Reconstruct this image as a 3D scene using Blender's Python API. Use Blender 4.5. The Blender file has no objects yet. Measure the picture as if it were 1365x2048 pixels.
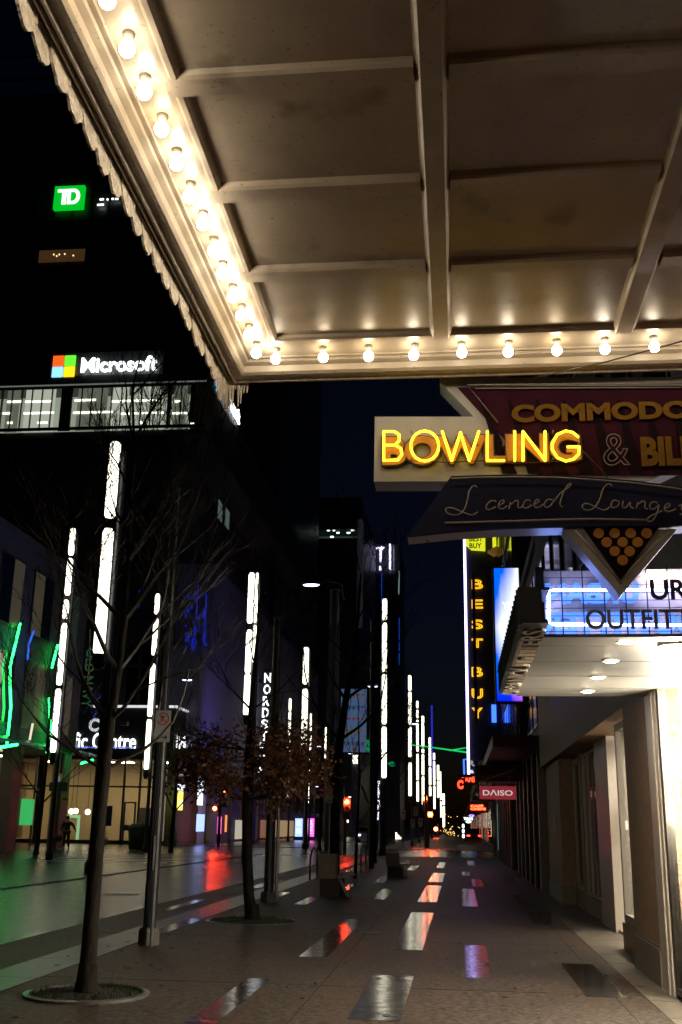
import bpy, math, random
from mathutils import Vector, Matrix
R=math.radians
random.seed(7)
scene=bpy.context.scene
col=scene.collection

# ------------------------------------------------------------------ camera
F=2113.6; CH=1.5
def nrm(v):
    l=math.sqrt(sum(a*a for a in v)); return [a/l for a in v]
def dt(a,b): return sum(x*y for x,y in zip(a,b))
def crs(a,b): return [a[1]*b[2]-a[2]*b[1],a[2]*b[0]-a[0]*b[2],a[0]*b[1]-a[1]*b[0]]
YC=nrm([(918-682.5)/F,-(1655-1024)/F,-1])
ZC=nrm([118/F,7124/F,-1]); _d=dt(YC,ZC); ZC=nrm([z-_d*y for z,y in zip(ZC,YC)])
XC=crs(YC,ZC)
def ray(x,y):
    c=nrm([(x-682.5)/F,-(y-1024)/F,-1]); return (dt(c,XC),dt(c,YC),dt(c,ZC))
def PZ(x,y,z=0.0):      # photo pixel -> survey point at height z
    r=ray(x,y); t=(z-CH)/r[2]; return (r[0]*t,r[1]*t,z)
def PY(x,y,Y):
    r=ray(x,y); t=Y/r[1]; return (r[0]*t,Y,CH+r[2]*t)
def PX(x,y,X):
    r=ray(x,y); t=X/r[0]; return (X,r[1]*t,CH+r[2]*t)
cam=bpy.data.cameras.new('camera'); camo=bpy.data.objects.new('camera',cam); col.objects.link(camo)
cam.sensor_fit='VERTICAL'; cam.sensor_height=36; cam.lens=F/2048*36
cam.clip_start=0.05; cam.clip_end=3000
m=Matrix(((XC[0],XC[1],XC[2]),(YC[0],YC[1],YC[2]),(ZC[0],ZC[1],ZC[2]))).to_4x4()
m.translation=(0,0,CH); camo.matrix_world=m
scene.camera=camo

# ------------------------------------------------------------------ world, moonlight, exposure
w=bpy.data.worlds.new('World'); scene.world=w; w.use_nodes=True
nt=w.node_tree; bg=nt.nodes['Background']
sky=nt.nodes.new('ShaderNodeTexSky'); sky.sky_type='NISHITA'; sky.sun_disc=False
sky.sun_elevation=R(-3); sky.sun_rotation=R(20); sky.ozone_density=3
nt.links.new(sky.outputs[0],bg.inputs[0]); bg.inputs[1].default_value=0.032
sun=bpy.data.lights.new('moonlight','SUN'); sun.energy=0.004; sun.angle=R(0.5); sun.color=(.75,.82,1)
so=bpy.data.objects.new('moonlight',sun); col.objects.link(so); so.rotation_euler=(R(40),0,R(160))
scene.view_settings.view_transform='Standard'; scene.view_settings.look='None'
scene.view_settings.exposure=0; scene.view_settings.gamma=1
c=scene.cycles
c.use_denoising=True; c.max_bounces=6; c.diffuse_bounces=3; c.glossy_bounces=3; c.transparent_max_bounces=10
c.transmission_bounces=3; c.sample_clamp_indirect=3; c.sample_clamp_direct=60; c.use_light_tree=True; c.blur_glossy=0.3
c.caustics_reflective=False; c.caustics_refractive=False

# ------------------------------------------------------------------ materials
MATS={}
def mat(name,color,rough=.6,metal=0,var=.25,scale=6,bump=.0,bscale=40,emit=None,estr=0,sample=True,spec=.5,coords='Object',stretch=(1,1,1),streak=0):
    if name in MATS: return MATS[name]
    mt=bpy.data.materials.new(name); mt.use_nodes=True; n=mt.node_tree; L=n.links
    b=n.nodes['Principled BSDF']
    b.inputs['Roughness'].default_value=rough; b.inputs['Metallic'].default_value=metal
    b.inputs['Specular IOR Level'].default_value=spec
    tc=n.nodes.new('ShaderNodeTexCoord'); mp=n.nodes.new('ShaderNodeMapping'); L.new(tc.outputs[coords],mp.inputs[0]); mp.inputs['Scale'].default_value=stretch
    if var>0:
        no=n.nodes.new('ShaderNodeTexNoise'); no.inputs['Scale'].default_value=scale; no.inputs['Detail'].default_value=6; no.inputs['Roughness'].default_value=.65
        L.new(mp.outputs[0],no.inputs['Vector'])
        cr=n.nodes.new('ShaderNodeValToRGB'); cr.color_ramp.elements[0].position=.3 if var<.7 else .43; cr.color_ramp.elements[1].position=.7 if var<.7 else .57
        lo=[max(0,a*(1-var)) for a in color]; hi=[min(1,a*(1+var)) for a in color]
        cr.color_ramp.elements[0].color=(*lo,1); cr.color_ramp.elements[1].color=(*hi,1)
        L.new(no.outputs[0],cr.inputs[0]); L.new(cr.outputs[0],b.inputs['Base Color'])
        mr=n.nodes.new('ShaderNodeMapRange'); mr.inputs[3].default_value=max(.03,rough*.8); mr.inputs[4].default_value=min(1,rough*1.2)
        L.new(no.outputs[0],mr.inputs[0]); L.new(mr.outputs[0],b.inputs['Roughness'])
    else: b.inputs['Base Color'].default_value=(*color,1)
    if bump>0:
        n2=n.nodes.new('ShaderNodeTexNoise'); n2.inputs['Scale'].default_value=bscale; n2.inputs['Detail'].default_value=4
        L.new(mp.outputs[0],n2.inputs['Vector'])
        bp=n.nodes.new('ShaderNodeBump'); bp.inputs['Strength'].default_value=bump; bp.inputs['Distance'].default_value=.02
        L.new(n2.outputs[0],bp.inputs['Height']); L.new(bp.outputs[0],b.inputs['Normal'])
    if emit:
        b.inputs['Emission Color'].default_value=(*emit,1); b.inputs['Emission Strength'].default_value=estr
        if not sample: mt.cycles.emission_sampling='NONE'
    MATS[name]=mt; return mt
def glow(name,color,s,sample=False): return mat(name,(.02,.02,.02),.5,var=0,emit=color,estr=s,sample=sample)
def glass_mat(name,tint=(1,1,1),refl=.12,rough=.02):
    mt=bpy.data.materials.new(name); mt.use_nodes=True; n=mt.node_tree; L=n.links; n.nodes.remove(n.nodes['Principled BSDF'])
    out=n.nodes['Material Output']; tr=n.nodes.new('ShaderNodeBsdfTransparent'); tr.inputs[0].default_value=(*tint,1)
    gl=n.nodes.new('ShaderNodeBsdfGlossy'); gl.inputs['Roughness'].default_value=rough
    lw=n.nodes.new('ShaderNodeLayerWeight'); lw.inputs[0].default_value=.35
    mr=n.nodes.new('ShaderNodeMapRange'); mr.inputs[3].default_value=.03; mr.inputs[4].default_value=refl*4
    L.new(lw.outputs['Fresnel'],mr.inputs[0])
    mx=n.nodes.new('ShaderNodeMixShader'); L.new(mr.outputs[0],mx.inputs[0]); L.new(tr.outputs[0],mx.inputs[1]); L.new(gl.outputs[0],mx.inputs[2]); L.new(mx.outputs[0],out.inputs[0])
    return mt

# ------------------------------------------------------------------ mesh builder
class MB:
    def __init__(s): s.v=[]; s.f=[]
    def add(s,vs,fs):
        k=len(s.v); s.v+= [tuple(p) for p in vs]; s.f+=[tuple(i+k for i in f) for f in fs]; return s
    def box(s,x0,x1,y0,y1,z0,z1):
        if x0>x1:x0,x1=x1,x0
        if y0>y1:y0,y1=y1,y0
        if z0>z1:z0,z1=z1,z0
        vs=[(x0,y0,z0),(x1,y0,z0),(x1,y1,z0),(x0,y1,z0),(x0,y0,z1),(x1,y0,z1),(x1,y1,z1),(x0,y1,z1)]
        return s.add(vs,[(0,3,2,1),(4,5,6,7),(0,1,5,4),(1,2,6,5),(2,3,7,6),(3,0,4,7)])
    def bbox(s,x0,x1,y0,y1,z0,z1,b):       # box with chamfered long corners
        pts=[(x0+b,z0),(x1-b,z0),(x1,z0+b),(x1,z1-b),(x1-b,z1),(x0+b,z1),(x0,z1-b),(x0,z0+b)]
        return s.prism([(p[0],p[1]) for p in pts],'y',y0,y1)
    def prism(s,pts,axis,a,b):
        n=len(pts)
        def mk(p,h):
            if axis=='y': return (p[0],h,p[1])
            if axis=='x': return (h,p[0],p[1])
            return (p[0],p[1],h)
        vs=[mk(p,a) for p in pts]+[mk(p,b) for p in pts]
        fs=[tuple(range(n)),tuple(range(2*n-1,n-1,-1))]+[(i,i+n,(i+1)%n+n,(i+1)%n) for i in range(n)]
        return s.add(vs,fs)
    def tube(s,path,r,sides=8,cap=True):
        path=[Vector(p) for p in path]; n=len(path)
        if not isinstance(r,(list,tuple)): r=[r]*n
        k=len(s.v); prev=None
        for i,p in enumerate(path):
            d=(path[min(i+1,n-1)]-path[max(i-1,0)])
            if d.length<1e-9: d=Vector((0,0,1))
            d.normalize()
            if prev is None:
                up=Vector((0,0,1)) if abs(d.z)<.9 else Vector((1,0,0))
                a=d.cross(up).normalized()
            else:
                a=prev-d*prev.dot(d)
                a=a.normalized() if a.length>1e-6 else d.orthogonal().normalized()
            prev=a; b=d.cross(a)
            for j in range(sides):
                t=2*math.pi*j/sides; q=p+(a*math.cos(t)+b*math.sin(t))*r[i]; s.v.append(tuple(q))
        for i in range(n-1):
            for j in range(sides):
                s.f.append((k+i*sides+j,k+i*sides+(j+1)%sides,k+(i+1)*sides+(j+1)%sides,k+(i+1)*sides+j))
        if cap:
            s.f.append(tuple(k+j for j in range(sides))[::-1]); s.f.append(tuple(k+(n-1)*sides+j for j in range(sides)))
        return s
    def lathe(s,prof,cx,cy,cz=0,sides=16):
        k=len(s.v); n=len(prof)
        for (r,z) in prof:
            for j in range(sides):
                t=2*math.pi*j/sides; s.v.append((cx+r*math.cos(t),cy+r*math.sin(t),cz+z))
        for i in range(n-1):
            for j in range(sides): s.f.append((k+i*sides+j,k+i*sides+(j+1)%sides,k+(i+1)*sides+(j+1)%sides,k+(i+1)*sides+j))
        s.f.append(tuple(k+j for j in range(sides))[::-1]); s.f.append(tuple(k+(n-1)*sides+j for j in range(sides)))
        return s
    def ball(s,c,r,seg=12,rings=8,sc=(1,1,1)):
        k=len(s.v)
        for i in range(rings+1):
            a=math.pi*i/rings
            for j in range(seg):
                t=2*math.pi*j/seg
                s.v.append((c[0]+r*sc[0]*math.sin(a)*math.cos(t),c[1]+r*sc[1]*math.sin(a)*math.sin(t),c[2]+r*sc[2]*math.cos(a)))
        for i in range(rings):
            for j in range(seg): s.f.append((k+i*seg+j,k+(i+1)*seg+j,k+(i+1)*seg+(j+1)%seg,k+i*seg+(j+1)%seg))
        return s
def obj(name,mb,material,parent=None,smooth=False):
    me=bpy.data.meshes.new(name)
    off=Vector((0,0,0)); p=parent
    while p is not None: off+=p.location; p=p.parent
    me.from_pydata([tuple(Vector(v)-off) for v in mb.v],[],mb.f); me.validate(); me.update()
    me.materials.append(material)
    if smooth:
        for q in me.polygons: q.use_smooth=True
    o=bpy.data.objects.new(name,me); col.objects.link(o)
    if parent is not None: o.parent=parent
    return o
def tag(o,label,cat,group=None,kind=None):
    if label:o['label']=label
    if cat:o['category']=cat
    if group:o['group']=group
    if kind:o['kind']=kind
    return o
def thing(name,loc,label,cat,group=None):
    o=bpy.data.objects.new(name,None); o.empty_display_size=.3; col.objects.link(o); o.location=loc; return tag(o,label,cat,group)
def struct(name,mb,material):
    o=obj(name,mb,material); o['kind']='structure'; return o
def copy_tree(o,parent=None):
    c2=o.copy(); col.objects.link(c2)
    if parent is not None: c2.parent=parent
    for ch in list(o.children): copy_tree(ch,c2)
    return c2

# ------------------------------------------------------------------ lettering
def text_mb(s,bold=0,outline=0,thick=0.0,shear=0):
    cu=bpy.data.curves.new('t','FONT'); cu.body=s; cu.size=1; cu.align_x='LEFT'; cu.resolution_u=4; cu.shear=shear
    if outline: cu.fill_mode='NONE'; cu.bevel_depth=outline; cu.bevel_resolution=1
    else: cu.offset=bold; cu.extrude=thick
    o=bpy.data.objects.new('t',cu); col.objects.link(o)
    dg=bpy.context.evaluated_depsgraph_get(); dg.update()
    me=bpy.data.meshes.new_from_object(o.evaluated_get(dg))
    vs=[tuple(v.co) for v in me.vertices]; fs=[tuple(p.vertices) for p in me.polygons]
    bpy.data.objects.remove(o); bpy.data.curves.remove(cu); bpy.data.meshes.remove(me)
    return vs,fs
def text(name,s,org,u,v,wd,ht,material,parent,depth=.02,bold=0,outline=0,mirror=False,shear=0,rot=0):
    """lower-left corner org, reading direction u, up v (unit world vectors), fitted to wd x ht"""
    vs,fs=text_mb(s,bold,outline,0.0 if outline else .05,shear)
    if rot: vs=[(y,-x,z) for x,y,z in vs]
    xs=[p[0] for p in vs]; ys=[p[1] for p in vs]; x0,x1,y0,y1=min(xs),max(xs),min(ys),max(ys)
    u=Vector(u); v=Vector(v); nn=u.cross(v); org=Vector(org)
    sx=wd/(x1-x0); sy=ht/(y1-y0); mb=MB(); out=[]
    sz=(sx+sy)/2 if outline else depth/.1
    for x,y,z in vs:
        a=(x-x0)*sx
        if mirror: a=wd-a
        out.append(tuple(org+u*a+v*((y-y0)*sy)+nn*(z*sz+(0 if outline else depth/2))))
    mb.add(out,fs); return obj(name,mb,material,parent)
UX=((1,0,0),(0,0,1)); LF=((0,1,0),(0,0,1)); RF=((0,-1,0),(0,0,1))   # faces camera side / faces +X / faces -X

# ================================================================== GROUND
aggregate=mat('wet exposed aggregate',(.066,.047,.032),.48,var=.8,scale=15,bump=.8,bscale=90)
def wet(name,color,rough,wave,detail,sp=.6,st=.5,sx=.35,sy=1.2):
    mt=mat(name,color,rough,var=.3,scale=1.2,spec=sp)
    n=mt.node_tree; L=n.links; b=n.nodes['Principled BSDF']
    tc=n.nodes.new('ShaderNodeTexCoord'); mp=n.nodes.new('ShaderNodeMapping'); mp.inputs['Scale'].default_value=(sx,sy,1)
    L.new(tc.outputs['Object'],mp.inputs[0])
    a=n.nodes.new('ShaderNodeTexNoise'); a.inputs['Scale'].default_value=wave; a.inputs['Detail'].default_value=3; L.new(mp.outputs[0],a.inputs['Vector'])
    b2=n.nodes.new('ShaderNodeTexNoise'); b2.inputs['Scale'].default_value=90; b2.inputs['Detail'].default_value=2; L.new(tc.outputs['Object'],b2.inputs['Vector'])
    ad=n.nodes.new('ShaderNodeMath'); ad.operation='MULTIPLY_ADD'; ad.inputs[1].default_value=detail; L.new(b2.outputs[0],ad.inputs[0]); L.new(a.outputs[0],ad.inputs[2])
    bp=n.nodes.new('ShaderNodeBump'); bp.inputs['Strength'].default_value=st; bp.inputs['Distance'].default_value=.03
    L.new(ad.outputs[0],bp.inputs['Height']); L.new(bp.outputs[0],b.inputs['Normal'])
    return mt
asphalt=wet('wet asphalt',(.035,.036,.036),.24,1.3,.08,.75,1.0)
polished=wet('wet polished granite inlay',(.05,.045,.042),.14,3,.015,1.0,.28,.5,2.6)
kerbm=mat('granite kerb',(.09,.085,.08),.24,var=.3,scale=14,bump=.1,spec=.7)
XK,XK2=-5.9,-10.4; YC0,YC1=58.5,76.0
g=MB(); g.box(-600,600,-60,1500,-.5,-.05); struct('ground',g,mat('bare ground',(.03,.03,.03),.8,coords='Object'))
g=MB(); g.box(XK2,XK,-20,900,-.049,-.03); g.box(-300,XK2,YC0,YC1,-.049,-.03); g.box(XK,200,YC0,YC1,-.049,-.03); struct('road',g,asphalt)
g=MB(); g.box(XK+.16,60,-12,YC0,-.1,0); g.box(XK+.16,60,YC1,900,-.1,0); struct('sidewalk',g,aggregate)
g=MB(); g.box(-120,XK2-.16,-12,YC0,-.1,0); g.box(-120,XK2-.16,YC1,900,-.1,0); struct('far_sidewalk',g,wet('wet concrete paving',(.022,.022,.02),.24,1.4,.08,.5,.9))
g=MB()
for (x0,x1) in ((XK,XK+.16),(XK2-.16,XK2)):
    for (a,b) in ((-12,YC0),(YC1,300)):
        y=a
        while y<b: g.box(x0,x1,y,min(y+1.49,b),-.1,.003); y+=1.5
struct('kerb',g,kerbm)
# smooth granite strips let into the aggregate
rects=[(-.92,-.49,9.3,12.0),(-.88,-.48,14.45,20.6),(-.88,-.48,23.5,30.0),(-.88,-.49,32,38.2),(-.88,-.6,42.9,49.6),
(.05,.36,22.5,28.8),(.05,.33,12.0,15.2),(.35,.64,30,34.1),(.06,.34,36.7,39.6),(.35,.66,46.4,52.6),
(-1.91,-1.58,13.4,18.8),(-2.15,-1.91,8.87,11.45),(-4.4,-4.15,15.4,18.1),(-5.35,-5.15,19.5,22.6),(-4.1,-3.88,23.4,25.6),(-3.25,-3.0,21.9,24.2),
(1.16,1.52,10.95,13.5),(1.22,1.7,18.7,21.4),(1.25,1.4,23.6,26.8),(-1.9,-1.6,24,28),(-2.4,-2.1,31,35),(-2.9,-2.7,27,30),(-1.9,-1.6,40,45),(1.3,1.6,33,37),(-2.6,-2.3,47,52),(-3.9,-3.6,38,43),(.05,.33,5.2,7.9),(-2.15,-1.91,4.0,6.3),(-5.2,-4.9,27,31),(-3.4,-3.1,52,56)]
g=MB()
for i,(a,b,c0,d) in enumerate(rects):
    n=max(1,round((d-c0)/.75)); s=(d-c0)/n
    for k in range(n): g.box(a,b,c0+k*s,c0+(k+1)*s-.006,-.02,.004)
struct('granite_paving_strips',g,polished)
band=mat('smooth concrete band',(.02,.02,.018),.3,var=.3,scale=5,spec=.45,bump=.15,bscale=60)
g=MB()
for i in range(40):
    g.box(-4.78,-4.18,2+i*1.5,2+i*1.5+1.492,-.02,.0035) if i<37 else None
struct('concrete_band',g,band)
# big pale paving slabs along the shop fronts
g=MB(); y=8.0
for i in range(30):
    g.box(1.72,2.5,y,y+.93,-.02,.0045); y+=.94
struct('shopfront_paving',g,mat('pale paving slab',(.17,.15,.125),.42,var=.3,scale=5,bump=.2,bscale=70))
# crosswalk and paint on the road
wp=mat('worn white road paint',(.5,.5,.48),.35,var=.4,scale=12)
g=MB()
for k in range(5): g.box(XK2+.35+k*.95,XK2+.8+k*.95,56.0,58.2,-.028,-.026)
for k in range(6): g.box(XK+.5,XK+3,YC0+.6+k*3,YC0+1.1+k*3,-.028,-.026)
for k in range(8): g.box(-17,-11.3,42+k*1.9,42.35+k*1.9,.002,.006)
struct('crosswalk_stripes',g,wp)

g=MB()
for k in (0,2,4): g.box(-4.17+k*1.4,-4.162+k*1.4,2,58,-.002,.0015)
for k in range(13): g.box(XK+.17,1.71,2.3+k*4.41,2.308+k*4.41,-.002,.0018)
struct('paving_joints',g,mat('dark joint',(.03,.022,.016),.9))
g=MB(); rg=random.Random(12)
for k in range(420):
    x=rg.uniform(-5.6,1.9) if k%3 else rg.gauss(-3.4,1.0); y=rg.uniform(7,32) if k%3 else rg.gauss(17,4); a=rg.uniform(0,6.28); s=rg.uniform(.02,.05); c_,s_=math.cos(a)*s,math.sin(a)*s; z=.006
    g.add([(x+c_,y+s_,z),(x-s_*.5,y+c_*.5,z+rg.uniform(0,.012)),(x-c_,y-s_,z),(x+s_*.5,y-c_*.5,z+rg.uniform(0,.012))],[(0,1,2,3)])
o=obj('fallen_leaves',g,mat('wet fallen leaf',(.10,.05,.02),.45,var=.5,scale=3)); tag(o,'scattered wet brown leaves and litter lying on the dark sidewalk','leaves',kind='stuff')
for i,(x,y,lb) in enumerate([(-1.3,16.5,'small round iron utility cover in the sidewalk between the granite strips'),(-7.4,24.0,'large round iron manhole cover in the wet road'),(-8.6,44,'round iron manhole cover farther up the road near the junction')]):
    t=thing('manhole_cover',(x,y,0),lb,'manhole cover'); rr_=.12 if i==0 else .36; z=.003 if i==0 else -.029
    g=MB(); g.lathe([(rr_,0),(rr_,.004),(.01,.004)],x,y,z,24); obj('cover',g,mat('cast iron',(.05,.05,.05),.35,metal=.7,bump=.5,bscale=30),t)
    g=MB(); g.lathe([(rr_+.005,0),(rr_+.005,.006),(rr_+.03,.006),(rr_+.03,0)],x,y,z,24); obj('frame_ring',g,MATS['cast iron'],t)
# ================================================================== MARQUEE (theatre canopy overhead)
cream=mat('cream painted metal',(.42,.36,.28),.33,var=.10,scale=4,bump=.12,bscale=9)
soffitm=mat('cream soffit enamel',(.45,.375,.29),.36,var=.2,scale=2.2,bump=.18,bscale=5)
rustm=mat('rust flecked cream lip',(.45,.40,.34),.4,var=.28,scale=16,bump=.4,bscale=30)
bulbm=glow('warm bulb glass',(1,.83,.60),42,True)
def stain(mt,thr=.60,amt=.5,sc=3.0):
    n=mt.node_tree; L=n.links; b=n.nodes['Principled BSDF']; src=b.inputs['Base Color'].links[0].from_socket
    tc=n.nodes.new('ShaderNodeTexCoord')
    for (scale,lo,hi,a) in ((sc,thr,thr+.12,amt),(sc*14,.655,.70,amt*1.2)):
        no=n.nodes.new('ShaderNodeTexNoise'); no.inputs['Scale'].default_value=scale; no.inputs['Detail'].default_value=8; L.new(tc.outputs['Object'],no.inputs['Vector'])
        mr=n.nodes.new('ShaderNodeMapRange'); mr.inputs[1].default_value=lo; mr.inputs[2].default_value=hi; mr.inputs[3].default_value=0; mr.inputs[4].default_value=min(.9,a); L.new(no.outputs[0],mr.inputs[0])
        m_=n.nodes.new('ShaderNodeMix'); m_.data_type='RGBA'; L.new(mr.outputs[0],m_.inputs[0]); L.new(src,m_.inputs[6]); m_.inputs[7].default_value=(.10,.065,.04,1); src=m_.outputs[2]
    L.new(src,b.inputs['Base Color'])
for m_ in (soffitm,cream,rustm): stain(m_)
stain(MATS['wet exposed aggregate'],.58,.5,1.3); stain(MATS['pale paving slab'],.55,.5,2)
mq=thing('theatre_marquee',(0,4.5,0),'cream theatre marquee overhead, coffered underside edged with two rows of round bulbs','marquee')
ZT=4.6; XR,YR=-1.195,6.33; XE=2.3
g=MB(); g.box(XR-.02,XE,-2.5,YR+.02,ZT,ZT+.03); obj('soffit_panel',g,soffitm,mq)
def beam_y(x0,x1,y0,y1,dp=.042,r=.016):
    g=MB(); g.prism([(x0-.012,ZT+.004),(x0,ZT-dp+r),(x0+r,ZT-dp),(x1-r,ZT-dp),(x1,ZT-dp+r),(x1+.012,ZT+.004)],'y',y0,y1); return g
def beam_x(y0,y1,x0,x1,dp=.036,r=.014):
    g=MB(); g.prism([(y0-.012,ZT+.004),(y0,ZT-dp+r),(y0+r,ZT-dp),(y1-r,ZT-dp),(y1,ZT-dp+r),(y1+.012,ZT+.004)],'x',x0,x1); return g
for a,b in ((-.13,-.005),(1.035,1.165),(2.2,2.32)): obj('long_beam',beam_y(a,b,-2.5,YR),soffitm,mq)
for k in range(-4,4):
    y0=3.72+.83*(k-1+0); 
    if y0>YR-.5: continue
    for a,b in ((XR,-.142),(.007,1.023),(1.177,2.19)): obj('cross_beam',beam_x(y0,y0+.135,a,b),soffitm,mq)
# inner rail and stepped bulb trough, an L that runs down the left side and across the front
def sweepL(prof,name,material,smooth=False):
    g=MB(); vs=[]; n=len(prof)
    for (d,z) in prof: vs.append((XR-d,-2.5,z))
    fd=lambda d: d if d<.1 else .1+(d-.1)*1.62
    for (d,z) in prof: vs.append((XR-d,YR+fd(d),z))
    for (d,z) in prof: vs.append((XE,YR+fd(d),z))
    fs=[]
    for s in range(2):
        for i in range(n-1): fs.append((s*n+i,s*n+i+1,(s+1)*n+i+1,(s+1)*n+i))
    g.add(vs,fs); return obj(name,g,material,mq,smooth)
sweepL([(-.055,ZT),(-.05,ZT-.02),(-.035,ZT-.034),(-.012,ZT-.034),(0,ZT-.024),(.004,ZT-.02),(.03,ZT-.022)],'inner_rail',soffitm)
sweepL([(.03,ZT-.022),(.17,ZT-.022),(.176,ZT-.03),(.19,ZT-.026),(.205,ZT-.02),(.212,ZT-.034),(.245,ZT-.04),(.25,ZT-.08),(.268,ZT-.092)],'bulb_trough',cream)
sweepL([(.268,ZT-.092),(.292,ZT-.092),(.298,ZT-.078),(.33,ZT-.078),(.336,ZT-.094),(.348,ZT-.094),(.353,ZT-.07),(.36,ZT+.1)],'outer_lip',rustm)
# sloping brown outer flange on the street side, behind which the ragged flashing hangs
brownm=mat('brown painted fascia',(.22,.17,.13),.5,var=.25,scale=8)
g=MB(); g.box(-1.60,XR-.356,-2.5,6.86,ZT-.045,ZT-.03); obj('side_flange',g,brownm,mq)
g=MB(); g.box(-1.582,-1.574,-2.5,6.86,ZT-.075,ZT-.045); obj('drip_edge',g,rustm,mq)
fringem=mat('weathered cream flashing',(.52,.46,.38),.6,var=.35,scale=26,bump=.8,bscale=50)
g=MB(); rr=random.Random(3); y=-2.4
while y<6.88:
    L=.185; dp=.19+rr.uniform(-.02,.025)+(.12 if y>6.5 else 0); x=-1.60+rr.uniform(-.012,.01)
    pts=[(y-.02,ZT-.03)]; K=9
    for k in range(K+1):
        t=k/K; prof=math.sin(math.pi*min(1,(t*.98+.01)))**.55*(0.72+.28*t)
        pts.append((y-.02+t*(L+.035),ZT-.08-dp*prof*.72+rr.uniform(-.008,.008)))
    pts.append((y+L+.015,ZT-.03))
    g.prism(pts,'x',x,x-.012)
    g.tube([(x-.004,y+L*.93,ZT-.03),(x-.0,y+L*.97,ZT-.12)],.008,6)
    y+=L*rr.uniform(.93,1.05)
obj('scalloped_flashing',g,fringem,mq)
g=MB(); rr=random.Random(5)
for k in range(9):
    x=-1.6+k*.02; h=.10+rr.uniform(0,.16)-.015*k
    g.tube([(x,6.86+.004*k,ZT-.04),(x+rr.uniform(-.004,.004),6.865+.004*k,ZT-.06-h)],[.014,.004],6)
obj('torn_flashing_corner',g,fringem,mq)
g=MB(); g.box(-1.62,-1.60,-2.5,6.9,ZT-.06,ZT+.75); g.box(-1.62,XE,6.86,6.88,ZT+.1,ZT+.75); obj('fascia',g,brownm,mq)
g=MB(); g.box(-1.6,XE,-2.5,6.86,ZT+.6,ZT+.62); obj('marquee_roof',g,brownm,mq)
socketm=mat('bulb socket porcelain',(.42,.38,.33),.4,var=.1)
bulbr=random.Random(17)
def bulb(x,y):
    zb=ZT-.08
    k_=bulbr.choice((0,1,2)); x+=bulbr.gauss(0,.0025); y+=bulbr.gauss(0,.003)
    g=MB(); g.ball((x+bulbr.gauss(0,.003),y+bulbr.gauss(0,.003),zb-.018+bulbr.gauss(0,.002)),.033,14,10,(1,1,1.05)); b=obj('light_bulb',g,(bulbm,glow('warmer bulb glass',(1,.78,.50),34,True),glow('whiter bulb glass',(1,.85,.64),50,True))[k_],mq,True)
    g=MB(); g.lathe([(.026,0),(.025,-.014),(.019,-.022),(.015,-.035)],x,y,ZT-.022,12); obj('bulb_socket',g,socketm,b,True)
yy=6.33
while yy>-2.3: bulb(-1.288,yy); yy-=.2617
for k in range(11): bulb(-1.168+.309*k if k else -1.172,6.435)
# cable stay from the lip to the wall
g=MB(); a=Vector(PY(1068,756,6.78)); b=Vector(PY(1420,668,4.9)); g.tube([a,(a+b)/2-Vector((0,0,.012)),b],.004,6); obj('stay_cable',g,mat('black steel cable',(.02,.02,.02),.5),mq)

# ================================================================== BOWLING SIGN
SY=7.0
def q(x,y,Y=SY): p=PY(x,y,Y); return (p[0],p[2])
sg=thing('hanging_sign',(.8,SY,3.0),'projecting alley sign with yellow neon lettering, burgundy panel and pin triangle below the marquee','sign')
signwhite=mat('sign cabinet white enamel',(.34,.33,.32),.4,var=.12,scale=6,bump=.1)
burg=mat('burgundy sunburst panel',(.032,.005,.013),.9,spec=.12,var=.25,scale=5)
darkburg=mat('dark burgundy rays',(.010,.004,.006),.9,spec=.1)
navy=mat('navy sign panel',(.012,.014,.035),.85,spec=.12,var=.25,scale=6)
orange=mat('orange sign lettering',(.40,.17,.02),.5,var=.15,scale=20)
orange2=mat('amber sign lettering',(.15,.075,.008),.8,spec=.15,var=.15,scale=20)
outline=mat('dark brown letter outline',(.06,.025,.01),.5)
deadtube=mat('unlit neon tube',(.22,.2,.18),.25,var=.1)
# white arrow cabinet
P=[q(*p) for p in [(750,832),(948,832),(880,762),(880,755),(1420,752),(1420,905),(1300,960),(748,962)]]
g=MB(); g.prism(P,'y',SY+.012,SY+.24); obj('cabinet',g,signwhite,sg)
P=[q(*p) for p in [(916,775),(1420,772),(1420,950),(1080,950),(1012,880)]]
g=MB(); g.prism(P,'y',SY-.004,SY+.011); pn=obj('burgundy_panel',g,burg,sg)
g=MB()
for i in range(9):
    xa=960+i*55; t=[q(xa,800),q(xa+6,800),q(xa+75-i*4,948),q(xa+45-i*4,948)]
    g.prism(t,'y',SY-.008,SY-.0045)
obj('sunburst_rays',g,darkburg,pn)
g=MB()
def strip(pts,wd,y0,y1,g):
    for (a,b) in zip(pts,pts[1:]):
        dx,dz=b[0]-a[0],b[1]-a[1]; l=math.hypot(dx,dz); nx,nz=-dz/l*wd/2,dx/l*wd/2
        g.prism([(a[0]+nx,a[1]+nz),(b[0]+nx,b[1]+nz),(b[0]-nx,b[1]-nz),(a[0]-nx,a[1]-nz)],'y',y0,y1)
g.tube([(q(1420,770)[0],SY-.03,q(1420,770)[1]),(q(935,773)[0],SY-.03,q(935,773)[1]),(q(996,848)[0],SY-.03,q(996,848)[1])],.007,6)
g.tube([(q(1420,778)[0],SY-.03,q(1420,778)[1]),(q(950,780)[0],SY-.03,q(950,780)[1])],.005,6)
obj('border_tube',g,deadtube,sg,True)
def pxtext(name,s,x0,x1,yt,yb,Y,material,parent,**k):
    a=q(x0,yb,Y); b=q(x1,yt,Y); return text(name,s,(a[0],Y,a[1]),*UX,b[0]-a[0],b[1]-a[1],material,parent,**k)
pxtext('upper_lettering','COMMODORE',1024,1452,800,846,SY-.02,orange2,sg,bold=.045,depth=.012)
pxtext('ampersand','&',1208,1258,866,932,SY-.03,deadtube,sg,outline=.012)
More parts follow.
